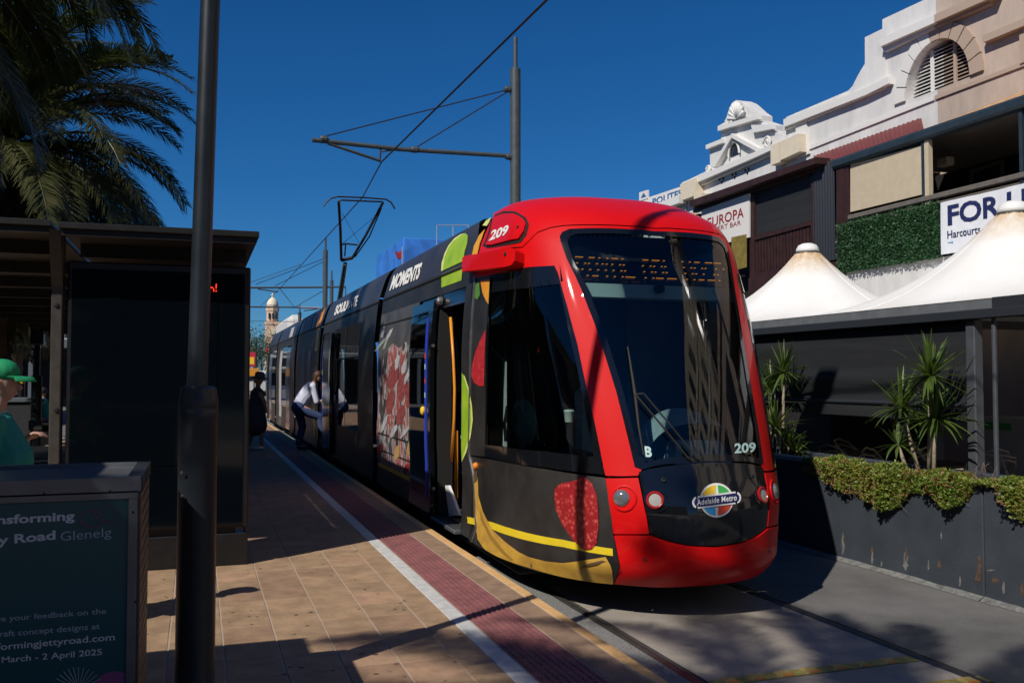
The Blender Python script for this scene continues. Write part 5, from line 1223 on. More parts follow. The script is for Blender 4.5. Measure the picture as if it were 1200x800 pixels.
def leaf_tree(label, c, r, h, seed, n=2600, trunk=True, ls=.35):
    t = thing('street_tree', label, 'tree', 'far street trees'); rg = np.random.default_rng(seed); x, y = c
    MB().tube([(x,y,0),(x+.1,y,h*.35),(x,y+.1,h*.6)], [.28,.2,.1], 8).build('trunk', 'palm_trunk', t)
    mb = MB(); cl = [(np.array([x,y,h*.66])+rg.normal(size=3)*[r*.45,r*.45,h*.13], rg.uniform(.25,.5)*r) for _ in range(18)]
    for i in range(n):
        cc, rr = cl[rg.integers(len(cl))]; d = rg.normal(size=3); d /= np.linalg.norm(d); p = cc+d*rr*rg.uniform(.6,1.05); w = rg.normal(size=3); w /= np.linalg.norm(w); v = np.cross(w, d); L = ls*rg.uniform(.6,1.2)
        mb.add([p, p+w*L*.5+v*L*.3, p+w*L, p+w*L*.5-v*L*.3], [(0,1,2,3)])
    stuff(mb.build('crown', 'tree_leaf', t)); return t
for i, (px, yy, r, h) in enumerate(((298,140,5.5,9.5),(290,165,6,10),(306,190,5,9))):
    q = ony(px,442,yy); leaf_tree(['dark green far tree beside the shelter edge','dark far tree behind the first, half behind the shelter','far tree below the clock tower'][i], (q[0], yy), r, h, 20+i)
# little signs, a van and bollards at the street's end
q = ony(294,421,60.); t = thing('street_banner', 'small red and yellow street banner beside the shelter edge', 'banner'); MB().bbox((q[0]-.3,60,q[2]-.45),(q[0]+.28,60.05,q[2]+.45), .01).build('panel', 'red_sign', t); MB().box((q[0]-.2,59.985,q[2]-.3),(q[0]+.2,59.998,q[2]+.15)).build('patch', 'logo_yellow', t); MB().tube([(q[0]+.32,60,0),(q[0]+.32,60,q[2]+1.2)], .04, 6).build('pole', 'pole_paint', t)
q = ony(298,436,34.); t = thing('street_sign', 'small orange sign on a post beyond the woman in the hat', 'sign'); MB().bbox((q[0]-.16,34,q[2]-.14),(q[0]+.16,34.03,q[2]+.14), .01).build('panel', 'orange_sign', t); MB().tube([(q[0],34.05,PZ),(q[0],34.05,q[2]+.1)], .025, 6).build('post', 'pole_paint', t)
v = thing('far_van', 'white far van beyond the platform end', 'van'); q = ony(300,428,95.)
MB().bbox((q[0]-1.1,95,.4),(q[0]+1.1,99.5,2.5), .15).build('body', 'far_white', v); MB().box((q[0]-.9,94.97,1.5),(q[0]+.9,95.0,2.2)).build('windscreen', 'window_dark', v)
for sx_ in (-1,1):
    for yy in (95.9,98.6): MB().lathe([(.34,-.1),(.36,0),(.34,.1)], (q[0]+sx_*.95,yy,.36), (1,0,0), 14).build('wheel', 'rubber', v)
# ================================================================== SHELTERS ON THE PLATFORM
S = thing('tram_shelter', 'dark metal tram shelter with glossy end screen and flat roof', 'shelter')
SYf = 8.1; sr = ony(292,500,SYf)[0]; sl_ = ony(78,420,SYf)[0]
zt = ony(200,310,SYf)[2]; zb_ = ony(230,620,SYf)[2]
sc_ = MB().bbox((sl_,SYf,zb_),(sr,SYf+.16,zt), .012).build('screen_case', 'shelter_dark', S)
MB().box((sl_+.03,SYf-.006,zb_+.02),(sr-.05,SYf-.001,zt-.06)).build('screen_glass', 'screen_glass', sc_)
d0, d1 = ony(115,345,SYf), ony(254,480,SYf); MB().box((d0[0],SYf-.010,d1[2]-.45),(d1[0],SYf-.007,d0[2])).build('dark_display', 'screen_glass', sc_)
def led_word(s, x0, z0, dx, dz, y):
    F2 = {'o':('0000','0110','1001','1001','0110'),'h':('1000','1000','1110','1001','1001'),'!':('1','1','1','0','1')}
    mb = MB()
    for ch in s:
        g_ = F2[ch]
        for r, row in enumerate(g_):
            for c, b_ in enumerate(row):
                if b_ == '1': mb.box((x0+c*dx+.001,y-.006,z0-(r+1)*dz+.001),(x0+(c+1)*dx-.001,y,z0-r*dz-.001))
        x0 += (len(g_[0])+1)*dx
    return mb
q0 = ony(231,332,SYf); q1 = ony(254,342,SYf); wd = (q1[0]-q0[0]); led_word('ooh!', q0[0], q0[2], wd/16., (q0[2]-q1[2])/5, SYf-.012).build('display_text', 'led_red', sc_)
MB().bbox((sl_+.02,SYf+.01,PZ),(sr-.0,SYf+.16,zb_-.05), .008).build('base_panel', 'shelter_dark', S)
MB().box((sl_+.1,SYf+.04,zb_-.05),(sr-.1,SYf+.12,zb_)).build('base_gap', 'rubber', S)
px0, px1 = ony(59,400,SYf-.02)[0], ony(72.5,400,SYf-.02)[0]
po = MB().bbox((px0,SYf-.02,PZ),(px1,SYf+.12,zt+.22), .008).build('post', 'shelter_post', S)
for yy in (357, 480): MB().lathe([(.02,0),(.018,.012),(.001,.014)], ony(65.5,yy,SYf-.02), (0,-1,0), 10).build('bolt', 'rubber', po)
MB().tube([(sr-.02,SYf+.1,PZ),(sr-.02,SYf+.1,zb_)], .015, 6).build('corner_rod', 'shelter_post', S)
RY = 7.78; rz1 = ony(200,266,RY)[2]; rxr = ony(304,268,RY)[0]; rxg0, rxg1 = ony(60,262,RY)[0], ony(68,262,RY)[0]
for a, b, dz in ((rxg1, rxr, 0), (-3.4, rxg0, .012)):
    MB().bbox((a,RY,rz1-.05+dz),(b,RY+17,rz1+dz), .006).build('roof_slab', 'shelter_metal', S); MB().box((a+.02,RY+.03,rz1-.10+dz),(b-.02,RY+.07,rz1-.052+dz)).build('fascia_return', 'shelter_metal', S)
    for yy in np.arange(RY+.9, RY+17, 1.6): MB().box((a+.06,yy,rz1-.16+dz),(b-.06,yy+.06,rz1-.052+dz)).build('roof_joist', 'shelter_metal', S)
MB().prism([(px0,RY+.1,rz1-.05),(px1,RY+.1,rz1-.05),(px1,SYf,zt-.25),(px0,SYf,zt-.25)], (0,.05,0)).build('brace', 'shelter_post', S)
for yy in (12.5, 17, 21.5, 24.6): MB().bbox((px0,yy,PZ),(px1,yy+.12,rz1-.05), .008).build('post', 'shelter_post', S)
for yy in (12.56, 17.06): MB().box((sl_+.1,yy,PZ+.25),(sr-.1,yy+.03,zt)).build('cross_panel', 'screen_glass', S)
MB().bbox((-2.6,13.0,PZ+.42),(-1.4,16.5,PZ+.47), .01).build('bench_seat', 'shelter_metal', S); 
for yy in (13.4,16.0): MB().box((-2.1,yy,PZ),(-1.9,yy+.08,PZ+.42)).build('bench_leg', 'shelter_metal', S)
S2 = thing('near_shelter', 'second platform shelter whose roof shades the paving beside the camera', 'shelter')
h2 = 2.9; d_ = (h2-PZ)/math.tan(SUN_EL); r2x, r2y = .645-SUNH[0]*d_, 5.74-SUNH[1]*d_
MB().bbox((r2x-3.2,r2y-5.6,h2-.06),(r2x,r2y,h2), .006).build('roof_slab', 'shelter_metal', S2)
for yy in (r2y-.5, r2y-5): MB().bbox((r2x-1.7,yy,PZ),(r2x-1.56,yy+.14,h2-.06), .008).build('post', 'shelter_post', S2)
MB().box((r2x-1.66,r2y-4.9,PZ+.2),(r2x-1.62,r2y-.6,2.5)).build('back_panel', 'screen_glass', S2)
# ---- lamp pole
pp = onz(229,812,PZ); PYp = 4.73; pc = ony(229,790,PYp)
L_ = thing('lamp_pole', 'tall dark blue grey street pole with thick lower sleeve', 'pole')
px_, top_x = ony(229.5,700,PYp)[0], ony(246.5,2,PYp)
zs_ = ony(229,452,PYp)[2]
MB().lathe([(.17,PZ),(.17,PZ+.012),(.098,PZ+.03),(.092,PZ+.05),(.089,zs_-.16),(.092,zs_-.15),(.092,zs_-.12),(.089,zs_-.11),(.092,zs_-.10),(.092,zs_-.07),(.088,zs_-.05),(.084,zs_-.01),(.06,zs_+.0)], (px_,PYp,0), (0,0,1), 28).build('sleeve', 'pole_paint', L_, smooth=40)
dx = (top_x[0]-px_)/(top_x[2]-1); sb_ = ony(231,452,PYp); st_ = ony(246.5,0,PYp); sv_ = (st_-sb_)/(st_[2]-sb_[2]); MB().tube([sb_-sv_*.1, sb_+sv_*2.2, sb_+sv_*(7.6-sb_[2])], [.048,.0465,.044], 24).build('shaft', 'pole_paint', L_, smooth=40)
MB().tube([tuple(sb_+sv_*(7.4-sb_[2])),(px_+.5,PYp+.3,7.75),(px_+1.4,PYp+.8,7.85)], .03, 8).build('outreach_arm', 'pole_paint', L_); MB().bbox((px_+1.2,PYp+.65,7.78),(px_+1.8,PYp+1.0,7.9), .03).build('lamp_head', 'pole_paint', L_)
for yy in (553.5, 581): MB().lathe([(.008,0),(.006,.006)], ony(213,yy,PYp-.085), (0,-1,0), 8).build('rivet', 'alu', L_)
# ---- planter bin with the poster
G = thing('poster_box', 'metal box with a dark teal printed poster behind an aluminium frame', 'sign box')
GY = 4.02; cR = ony(165,558.5,GY); gx1 = cR[0]; gz1 = cR[2]; bk = onz(177,541,gz1); gy1 = bk[1]; gx0 = gx1-1.0
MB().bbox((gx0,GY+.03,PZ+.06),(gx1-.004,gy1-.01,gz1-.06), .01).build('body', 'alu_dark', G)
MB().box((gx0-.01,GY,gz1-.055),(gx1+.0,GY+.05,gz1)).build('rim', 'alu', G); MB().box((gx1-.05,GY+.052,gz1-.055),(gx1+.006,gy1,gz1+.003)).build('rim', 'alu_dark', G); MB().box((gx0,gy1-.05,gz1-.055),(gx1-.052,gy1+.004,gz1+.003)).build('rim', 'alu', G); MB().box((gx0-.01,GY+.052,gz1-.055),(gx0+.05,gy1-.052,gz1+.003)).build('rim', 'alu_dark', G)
MB().hexa([(gx0+.2,GY+.25,gz1-.10),(gx1-.2,GY+.25,gz1-.10),(gx1-.2,gy1-.25,gz1-.10),(gx0+.2,gy1-.25,gz1-.10),(gx0+.05,GY+.055,gz1-.012),(gx1-.055,GY+.055,gz1-.012),(gx1-.055,gy1-.055,gz1-.012),(gx0+.05,gy1-.055,gz1-.012)]).build('top_funnel', 'alu', G)
pl = MB()                                            # perforated side: a thin plate with round holes standing proud as dark discs
side_ = MB().box((gx1-.003,GY+.04,PZ+.1),(gx1+.002,gy1-.02,gz1-.07)).build('perforated_side', 'perforated', G)
for i in range(16):
    for j in range(9):
        MB().lathe([(.010,0),(.010,.0012)], (gx1+.002, GY+.08+(gy1-GY-.14)*(j+.5*(i % 2))/8.6, PZ+.3+i*.055), (1,0,0), 8).build('hole', 'rubber', side_)
def PO(x, y, o=0): p = ony(x, y, GY+.012-o); return p
fr_ = [PO(-140,602), PO(155,573), PO(157,573)]
f1x = ony(149,700,GY)[0]; fz = ony(150,584,GY)[2]
MB().box((gx0+.02,GY+.004,fz-.0),(gx1-.012,GY+.028,gz1-.062)).build('frame_top', 'alu', G); MB().box((f1x,GY+.002,PZ+.12),(gx1-.012,GY+.028,fz-.002)).build('frame_side', 'alu', G); MB().box((gx0+.02,GY+.002,PZ+.12),(gx0+.09,GY+.028,fz-.002)).build('frame_side', 'alu', G)
for x, y in ((52,578),(129,575),(156,600),(159,705)): MB().lathe([(.006,0),(.005,.004)], ony(x,y,GY+.003), (0,-1,0), 8).build('screw', 'rubber', G)
post_ = MB().box((gx0+.09,GY+.012,PZ+.12),(f1x,GY+.024,fz-.002)).build('poster', 'poster_teal', G)
def ptext(s, q, m_, bold=0.): return text_map(s, lambda u, v: ony(*bil(q, u, v), GY+.0105), 'poster_text', m_, post_, bold=bold)
ptext('Transforming', [(-37,619.5),(87.5,612.5),(87.5,598.5),(-37,605.5)], 'poster_text', .028); ptext('Jetty Road', [(-37,645),(65,635),(65,621),(-37,631)], 'poster_text', .028); ptext('Glenelg', [(71,637),(130.5,631.5),(130.5,617.5),(71,623)], 'poster_light', -.004)
ptext('Share your feedback on the', [(-22,731.5),(124.5,720.5),(124.5,712),(-22,723)], 'poster_light', .004); ptext('draft concept designs at', [(-7,748.5),(117,738.5),(117,729.5),(-7,739.5)], 'poster_light', .006); ptext('transformingjettyroad.com', [(-36,767),(134.5,752),(134.5,741.5),(-36,756.5)], 'poster_text', .01); ptext('March - 2 April 2025', [(2,778.5),(119.5,769),(119.5,759.5),(2,769)], 'poster_text', .01)
for cx, cy, rx, ry in ((107.5,608,13.5,9.5),(125,601.5,13.5,9.5)):
    MB().tube([ony(cx+rx*math.cos(t), cy+ry*math.sin(t), GY+.010) for t in np.linspace(0,2*math.pi,28)], .0014, 4).build('bubble_outline', 'poster_pink', post_)
MB().tube([ony(101,616,GY+.01), ony(100,620.5,GY+.01), ony(106,617.5,GY+.01)], .0014, 4).build('bubble_outline', 'poster_pink', post_); MB().tube([ony(129,610.5,GY+.01), ony(133.5,613,GY+.01), ony(131.5,608,GY+.01)], .0014, 4).build('bubble_outline', 'poster_pink', post_)
for k in range(15):
    q = math.pi*(k+.5)/15; MB().tube([ony(92+9*math.cos(q), 808-9*math.sin(q), GY+.01), ony(92+30*math.cos(q), 808-27*math.sin(q), GY+.01)], .0012, 4).build('starburst_ray', 'poster_light', post_)
cc = [ony(135+24*math.cos(t), 806-20*math.sin(t), GY+.0112) for t in np.linspace(.06,math.pi,24)]; MB().add([p if p[0] < f1x-.002 else np.array([f1x-.002,p[1],p[2]]) for p in cc], [tuple(range(24))]).build('purple_disc', 'poster_purple', post_)
# ================================================================== PEOPLE
def flesh(name, m, parent, caps=(), ells=(), vox=.014, sm=2):
    mb = MB()
    for p0, p1, r0, r1 in caps:
        p0, p1 = np.array(p0, float), np.array(p1, float); d = p1-p0; L = np.linalg.norm(d); n = 6
        pts = [p0-d/L*r0*.98, p0-d/L*r0*.8, p0-d/L*r0*.4]+[p0+d*t for t in (0,.35,.7,1)]+[p1+d/L*r1*.4, p1+d/L*r1*.8, p1+d/L*r1*.98]
        rr = [r0*.15, r0*.6, r0*.92]+[r0+(r1-r0)*t for t in (0,.35,.7,1)]+[r1*.92, r1*.6, r1*.15]
        mb.tube(pts, rr, 12)
    for c, r in ells: mb.ell(c, r, 16, 10)
    o = mb.build('tmp', None); md = o.modifiers.new('r', 'REMESH'); md.mode = 'VOXEL'; md.voxel_size = vox; md.use_smooth_shade = True
    if sm: s2 = o.modifiers.new('s', 'SMOOTH'); s2.factor = .5; s2.iterations = sm
    dg = bpy.context.evaluated_depsgraph_get(); me = bpy.data.meshes.new_from_object(o.evaluated_get(dg)); old = o.data
    bpy.data.objects.remove(o); bpy.data.meshes.remove(old); me.name = name; me.materials.clear(); me.materials.append(MATS[m]); me.shade_smooth()
    q = bpy.data.objects.new(name, me); COL.objects.link(q); q.parent = parent; return q
def hand(wrist, d, up, s=1.0, curl=.6):
    """palm, four unequal bent fingers and a thumb from the side of the palm"""
    w = np.array(wrist, float); d = np.array(d, float); d /= np.linalg.norm(d); up = np.array(up, float); sd = np.cross(d, up); sd /= np.linalg.norm(sd); up = np.cross(sd, d); C = []
    for k, (o, L) in enumerate(((-.030,.070),(-.010,.080),(.010,.076),(.028,.060))):
        a = w+sd*o*s*.6; b = w+d*.085*s+sd*o*s; C.append((a, b, .014*s, .012*s))
        e = b+(d*math.cos(curl)-up*math.sin(curl))*L*.5*s; f = e+(d*math.cos(curl*2.2)-up*math.sin(curl*2.2))*L*.5*s
        C += [(b, e, .0095*s, .009*s), (e, f, .009*s, .007*s)]
    tb = w+d*.02*s-sd*.026*s; tm = tb+(d*.7-sd*.7)*.04*s-up*.01*s; C += [(tb, tm, .013*s, .010*s), (tm, tm+(d*.9-up*.4)*.03*s, .010*s, .008*s)]
    return C
def figure(t, hip, sh, head, face, legs, arms, sw=.17, hw=.10, skin='skin', side=(0,1,0), vox=.014, head_only=False):
    """body as one surface: hips -> chest -> neck -> head with nose, ears and chin; legs and arms as joint chains"""
    hip, sh, head, face = [np.array(a, float) for a in (hip, sh, head, face)]; face /= np.linalg.norm(face); sd = np.array(side, float)
    up = head-sh; up /= np.linalg.norm(up); C = [(hip, (hip+sh)/2, .13, .13), ((hip+sh)/2, sh-up*.06, .13, .12), (sh-sd*sw*.8, sh+sd*sw*.8, .06, .06), (sh, head-up*.08, .055, .05)]
    E = [(head, (.078,.078,.112)), (head+face*.025-up*.05, (.055,.055,.065))]
    C += [(head+face*.085+up*.005, head+face*.10-up*.025, .011, .015)]; E += [(head+np.cross(face, up)*s_*.078-up*.01, (.014,.014,.03)) for s_ in (-1,1)]
    E += [(head+face*.072-up*.062, (.026,.026,.010))]
    for kn, an, toe in legs:
        hp = hip+sd*hw*(1 if kn is legs[0][0] else -1); C += [(hp, kn, .085, .060), (kn, an, .056, .038), (an, toe, .04, .032)]
    for k, (el, wr, hd) in enumerate(arms):
        s0 = sh+sd*sw*(1 if k == 0 else -1); C += [(s0, el, .05, .040), (el, wr, .038, .026)]+hand(wr, hd, (0,0,1))
    return flesh('body', skin, t, C, E, vox, 1)
# ---- man in a pale shirt stepping up into the tram
t = thing('person', 'person in pale lilac shirt and navy trousers stepping into the tram', 'person')
y0 = 20.35; hip = (2.08,y0,1.22); sh = (2.36,y0-.02,1.66); hd = (2.50,y0-.05,1.87)
L1 = ((2.18,y0+.12,.78),(2.10,y0+.12,.37),(2.28,y0+.1,.33)); L2 = ((2.52,y0-.12,1.0),(2.62,y0-.12,.44),(2.80,y0-.12,.40))
A1 = ((2.52,y0+.16,1.36),(2.74,y0+.12,1.42),(1,0,.1)); A2 = ((2.46,y0-.22,1.33),(2.70,y0-.20,1.36),(1,0,.1))
figure(t, hip, sh, hd, (1,-.1,-.25), (L1, L2), (A1, A2))
H_ = np.array(hip); S_ = np.array(sh)
flesh('shirt', 'cloth_lilac', t, [(H_+[0,.03,-.02], (H_+S_)/2, .165,.165), ((H_+S_)/2, S_-[.03,0,.05], .165,.150), (S_+[0,-.16,0], S_+[0,.16,0], .078,.078), (S_+[0,.17,0], np.array(A1[0])-[.02,0,0], .075,.066), (S_+[0,-.17,0], np.array(A2[0])-[.02,0,0], .075,.066)])
flesh('trousers', 'cloth_navy', t, [(H_+[0,-.06,-.02], H_+[0,.06,-.02], .15,.15), (H_+[0,.1,-.05], L1[0], .105,.085), (L1[0], np.array(L1[1])+[0,0,.06], .082,.068), (H_+[0,-.1,-.05], L2[0], .105,.085), (L2[0], np.array(L2[1])+[0,0,.06], .082,.068)])
for L in (L1, L2): flesh('shoe', 'shoe_navy', t, [(np.array(L[1])+[0,0,-.035], np.array(L[2])+[0,0,-.01], .05,.04)])
flesh('hair', 'hair_brown', t, [(np.array(hd)+[-.05,0,.0], np.array(hd)+[-.07,0,-.09], .07,.05)], [(np.array(hd)+[-.018,0,.03], (.092,.092,.098))])
settle(t)
# ---- woman in hat and black patterned dress
t = thing('person', 'person in brown sun hat and black patterned dress walking on the platform', 'person')
bx_, by_ = 1.22, 20.7; hip = (bx_,by_,1.14); sh = (bx_+.02,by_,1.58); hd = (bx_+.06,by_-.02,1.80)
L1 = ((bx_-.05,by_+.1,.76),(bx_-.14,by_+.1,.36),(bx_-.30,by_+.06,.33)); L2 = ((bx_+.1,by_-.08,.76),(bx_+.12,by_-.08,.36),(bx_-.04,by_-.12,.33))
A1 = ((bx_-.1,by_+.22,1.3),(bx_-.16,by_+.2,1.12),(0,0,-1)); A2 = ((bx_+.16,by_-.2,1.32),(bx_+.2,by_-.16,1.10),(0,0,-1))
figure(t, hip, sh, hd, (-1,-.2,-.1), (L1, L2), (A1, A2), skin='skin_shade')
H_ = np.array(hip); S_ = np.array(sh)
flesh('dress', 'cloth_black', t, [(S_+[0,-.15,-.02], S_+[0,.15,-.02], .09,.09), (S_-[0,0,.1], H_+[0,0,.1], .155,.16), (H_+[0,0,.1], H_+[0,0,-.32], .175,.24), (S_+[0,.17,0], (np.array(A1[0])+S_)/2, .075,.075), (S_+[0,-.17,0], (np.array(A2[0])+S_)/2, .075,.075)])
for L in (L1, L2): flesh('shoe', 'shoe_white', t, [(np.array(L[1])+[0.02,0,-.035], np.array(L[2])+[0,0,-.01], .052,.045)])
MB().lathe([(.20,-.02),(.21,-.012),(.13,.025),(.105,.035),(.10,.10),(.085,.135),(.04,.148),(.001,.15)], (hd[0],hd[1],hd[2]+.03), (.05,0,1), 24).build('hat', 'hat_brown', t, smooth=True)
settle(t)
# ---- person in a green cap, near left
t = thing('person', 'person in bright green cap and teal shirt holding a phone beside the shelter', 'person')
Y0 = 6.2
def Q(x, y, dy=0): return ony(x, y, Y0+dy)
hd = Q(4,447); sh = Q(-8,492); hip = np.array([Q(0,585)[0], Y0, 1.20])
kn = lambda s_, f_: (np.array([hip[0]+f_, Y0+s_*.1, .78]), np.array([hip[0]+f_*1.4, Y0+s_*.1, .37]), np.array([hip[0]+f_*1.4+.18, Y0+s_*.1, .33]))
A1 = (Q(18,530,.22), Q(27,516,.10), np.array([.75,-.2,.5])); A2 = (Q(-14,545,-.2), Q(12,560,-.22), np.array([1,0,.1]))
figure(t, hip, sh, hd, (1,-.12,-.15), (kn(1,.12), kn(-1,-.15)), (A1, A2), vox=.009)
flesh('shirt', 'cloth_teal', t, [(hip+[0,0,-.05], hip+[.02,0,.16], .155,.160), (hip+[.02,0,.16], sh-[0,0,.08], .160,.14), (sh+[0,-.16,-.02], sh+[0,.16,-.02], .085,.085), (sh+[0,.18,-.02], np.array(A1[0])*.55+(sh+[0,.18,0])*.45, .075,.07), (sh+[0,-.18,-.02], np.array(A2[0])*.55+(sh+[0,-.18,0])*.45, .075,.07)], vox=.010)
flesh('trousers', 'cloth_navy', t, [(hip+[0,-.06,-.06], hip+[0,.06,-.06], .155,.155)]+[c for s_, f_ in ((1,.12),(-1,-.15)) for c in ((hip+[0,s_*.1,-.1], kn(s_,f_)[0], .105,.085), (kn(s_,f_)[0], kn(s_,f_)[1]+[0,0,.05], .082,.068))])
for s_, f_ in ((1,.12),(-1,-.15)): flesh('shoe', 'shoe_navy', t, [(kn(s_,f_)[1]+[0,0,-.035], kn(s_,f_)[2]+[0,0,-.01], .05,.042)])
cp = flesh('cap', 'cap_green', t, [], [(hd+[-.012,0,.055], (.104,.094,.082))], vox=.008)
bm_ = MB(); n = 14
for i in range(n+1):
    q = -1.25+2.5*i/n
    for r, z in ((.085,.035),(.16,.028),(.18,.004)): bm_.v.append(tuple(hd+[r*math.cos(q) if r < .1 else .085*math.cos(q)+(r-.085)*math.cos(q*.8), .086*math.sin(q)*(1 if r < .1 else 1.0-.12*(r-.1)/.1), z]))
k = len(bm_.v); bm_.v += [(v[0], v[1], v[2]-.006) for v in list(bm_.v)]
for i in range(n):
    for j in range(2): bm_.f += [(i*3+j, (i+1)*3+j, (i+1)*3+j+1, i*3+j+1)[::-1], (k+i*3+j, k+(i+1)*3+j, k+(i+1)*3+j+1, k+i*3+j+1)]
    bm_.f.append((i*3+2, (i+1)*3+2, k+(i+1)*3+2, k+i*3+2)[::-1])
bm_.build('brim', 'cap_green', cp, smooth=True)
flesh('hair', 'hair_dark', t, [], [(hd+[-.03,0,-.0], (.078,.084,.07))], vox=.01)
settle(t)
ph = tag(MB().bbox(tuple(Q(41,500,.07)-[.035,.008,.02]), tuple(Q(41,500,.07)+[.04,.004,.04]), .003).build('phone', 'rubber'), 'small dark phone in the hand of the person in the green cap', 'phone')
# ---- passenger in the tram doorway
t = thing('person', 'passenger in blue top and white trousers in the tram doorway', 'person')
bx_, by_ = 2.84, 9.62; hip = (bx_+.02,by_,1.24); sh = (bx_,by_,1.66); hd = (bx_-.02,by_,1.86)
L1 = ((bx_-.02,by_+.09,.80),(bx_-.0,by_+.09,.41),(bx_-.19,by_+.10,.375)); L2 = ((bx_+.1,by_-.09,.80),(bx_+.1,by_-.09,.41),(bx_-.08,by_-.09,.375))
A1 = ((bx_+.03,by_+.24,1.40),(bx_+.0,by_+.22,1.15),(0,0,-1)); A2 = ((bx_+.0,by_-.24,1.40),(bx_-.06,by_-.2,1.18),(-.3,0,-1))
figure(t, hip, sh, hd, (-1,0,-.1), (L1, L2), (A1, A2)); H_ = np.array(hip); S_ = np.array(sh)
flesh('top', 'cloth_blue', t, [(H_, S_-[0,0,.1], .15,.14), (S_+[0,-.15,0], S_+[0,.15,0], .08,.08), (S_+[0,.17,0], A1[0], .07,.06), (A1[0], A1[1], .055,.042), (S_+[0,-.17,0], A2[0], .07,.06), (A2[0], A2[1], .055,.042)])
flesh('trousers', 'cloth_white', t, [(H_+[0,-.05,-.04], H_+[0,.05,-.04], .145,.145), (H_+[0,.09,-.1], L1[0], .10,.08), (L1[0], np.array(L1[1])+[0,0,.1], .075,.06), (H_+[0,-.09,-.1], L2[0], .10,.08), (L2[0], np.array(L2[1])+[0,0,.1], .075,.06)])
for L in (L1, L2): flesh('shoe', 'shoe_navy', t, [(np.array(L[1])+[0,0,-.03], np.array(L[2])+[0,0,-.005], .048,.036)])
flesh('hair', 'hair_blond', t, [(np.array(hd)+[.04,0,0], np.array(hd)+[.06,0,-.12], .075,.06)], [(np.array(hd)+[.02,0,.03], (.093,.095,.098))]); settle(t)
# ---- person sitting in the background, far left
t = thing('person', 'seated person in teal top in the background left of the shelter post', 'person')
q = ony(50,459,27.); bx_, by_ = q[0], 27.; hz_ = q[2]; hip = (bx_+.06,by_,hz_-.72); sh = (bx_+.02,by_,hz_-.24); hd = (bx_,by_,hz_)
L1 = ((bx_-.36,by_+.1,hz_-.68),(bx_-.36,by_+.1,hz_-1.08),(bx_-.5,by_+.1,hz_-1.12)); L2 = ((bx_-.36,by_-.1,hz_-.68),(bx_-.36,by_-.1,hz_-1.08),(bx_-.5,by_-.1,hz_-1.12))
A1 = ((bx_-.12,by_+.2,hz_-.42),(bx_-.34,by_+.1,hz_-.34),(-1,0,0)); A2 = ((bx_-.12,by_-.2,hz_-.42),(bx_-.36,by_-.12,hz_-.33),(-1,0,0))
figure(t, hip, sh, hd, (-1,0,0), (L1, L2), (A1, A2), vox=.02); H_ = np.array(hip); S_ = np.array(sh)
flesh('top', 'cloth_teal', t, [(H_, S_-[0,0,.08], .15,.14), (S_+[0,-.15,0], S_+[0,.15,0], .08,.08), (S_+[0,.17,0], A1[0], .07,.06), (S_+[0,-.17,0], A2[0], .07,.06)], vox=.02)
flesh('trousers', 'cloth_navy', t, [(H_+[0,.08,0], L1[0], .1,.08), (L1[0], L1[1], .075,.06), (H_+[0,-.08,0], L2[0], .1,.08), (L2[0], L2[1], .075,.06)], vox=.02)
flesh('hair', 'hair_dark', t, [], [(np.array(hd)+[.015,0,.03], (.095,.095,.1))], vox=.02); settle(t)
bzz = hz_-.80
bn = thing('bench', 'dark low bench under the seated person far left', 'bench'); MB().bbox((bx_-.5,by_-.6,bzz-.06),(bx_+.35,by_+.6,bzz), .01).build('seat', 'shelter_dark', bn)
for yy in (by_-.5, by_+.44): MB().box((bx_-.4,yy,0),(bx_+.3,yy+.06,bzz-.06)).build('leg', 'shelter_dark', bn)
# ---- backpack, cap and cup on the cab shelf
def R7(x, y, X=3.1): return onx(x, y, X)
bk = thing('backpack', 'teal backpack standing behind the cab side window', 'backpack'); c = R7(613,497,2.88)
flesh('bag', 'pack_teal', bk, [], [(c+[0,0,.0], (.12,.17,.24)), (c+[-.05,0,-.08], (.09,.15,.13))], vox=.016); MB().tube([c+[0,-.04,.22], c+[0,-.03,.30], c+[0,.03,.30], c+[0,.04,.22]], .012, 6).build('loop', 'rubber', bk)
for s_ in (-1,1): MB().tube([c+[-.13,s_*.07,.17], c+[-.155,s_*.08,0], c+[-.14,s_*.09,-.16]], .016, 6).build('strap', 'rubber', bk)
zsh = c[2]-.235
MB().bbox((2.72,7.55,zsh-.05),(3.4,8.4,zsh), .01).build('cab_shelf', 'cabin_dark', tram); MB().box((2.9,7.3,.33),(3.4,8.3,zsh-.052)).build('shelf_cupboard', 'cabin_dark', tram)
c = R7(667,487,2.9); tag(MB().lathe([(.035,-.05),(.042,.03),(.045,.035),(.04,.05),(.001,.052)], c, (0,0,1), 16).build('cup', 'white_print', None, smooth=30), 'small pale cup behind the cab side window', 'cup')
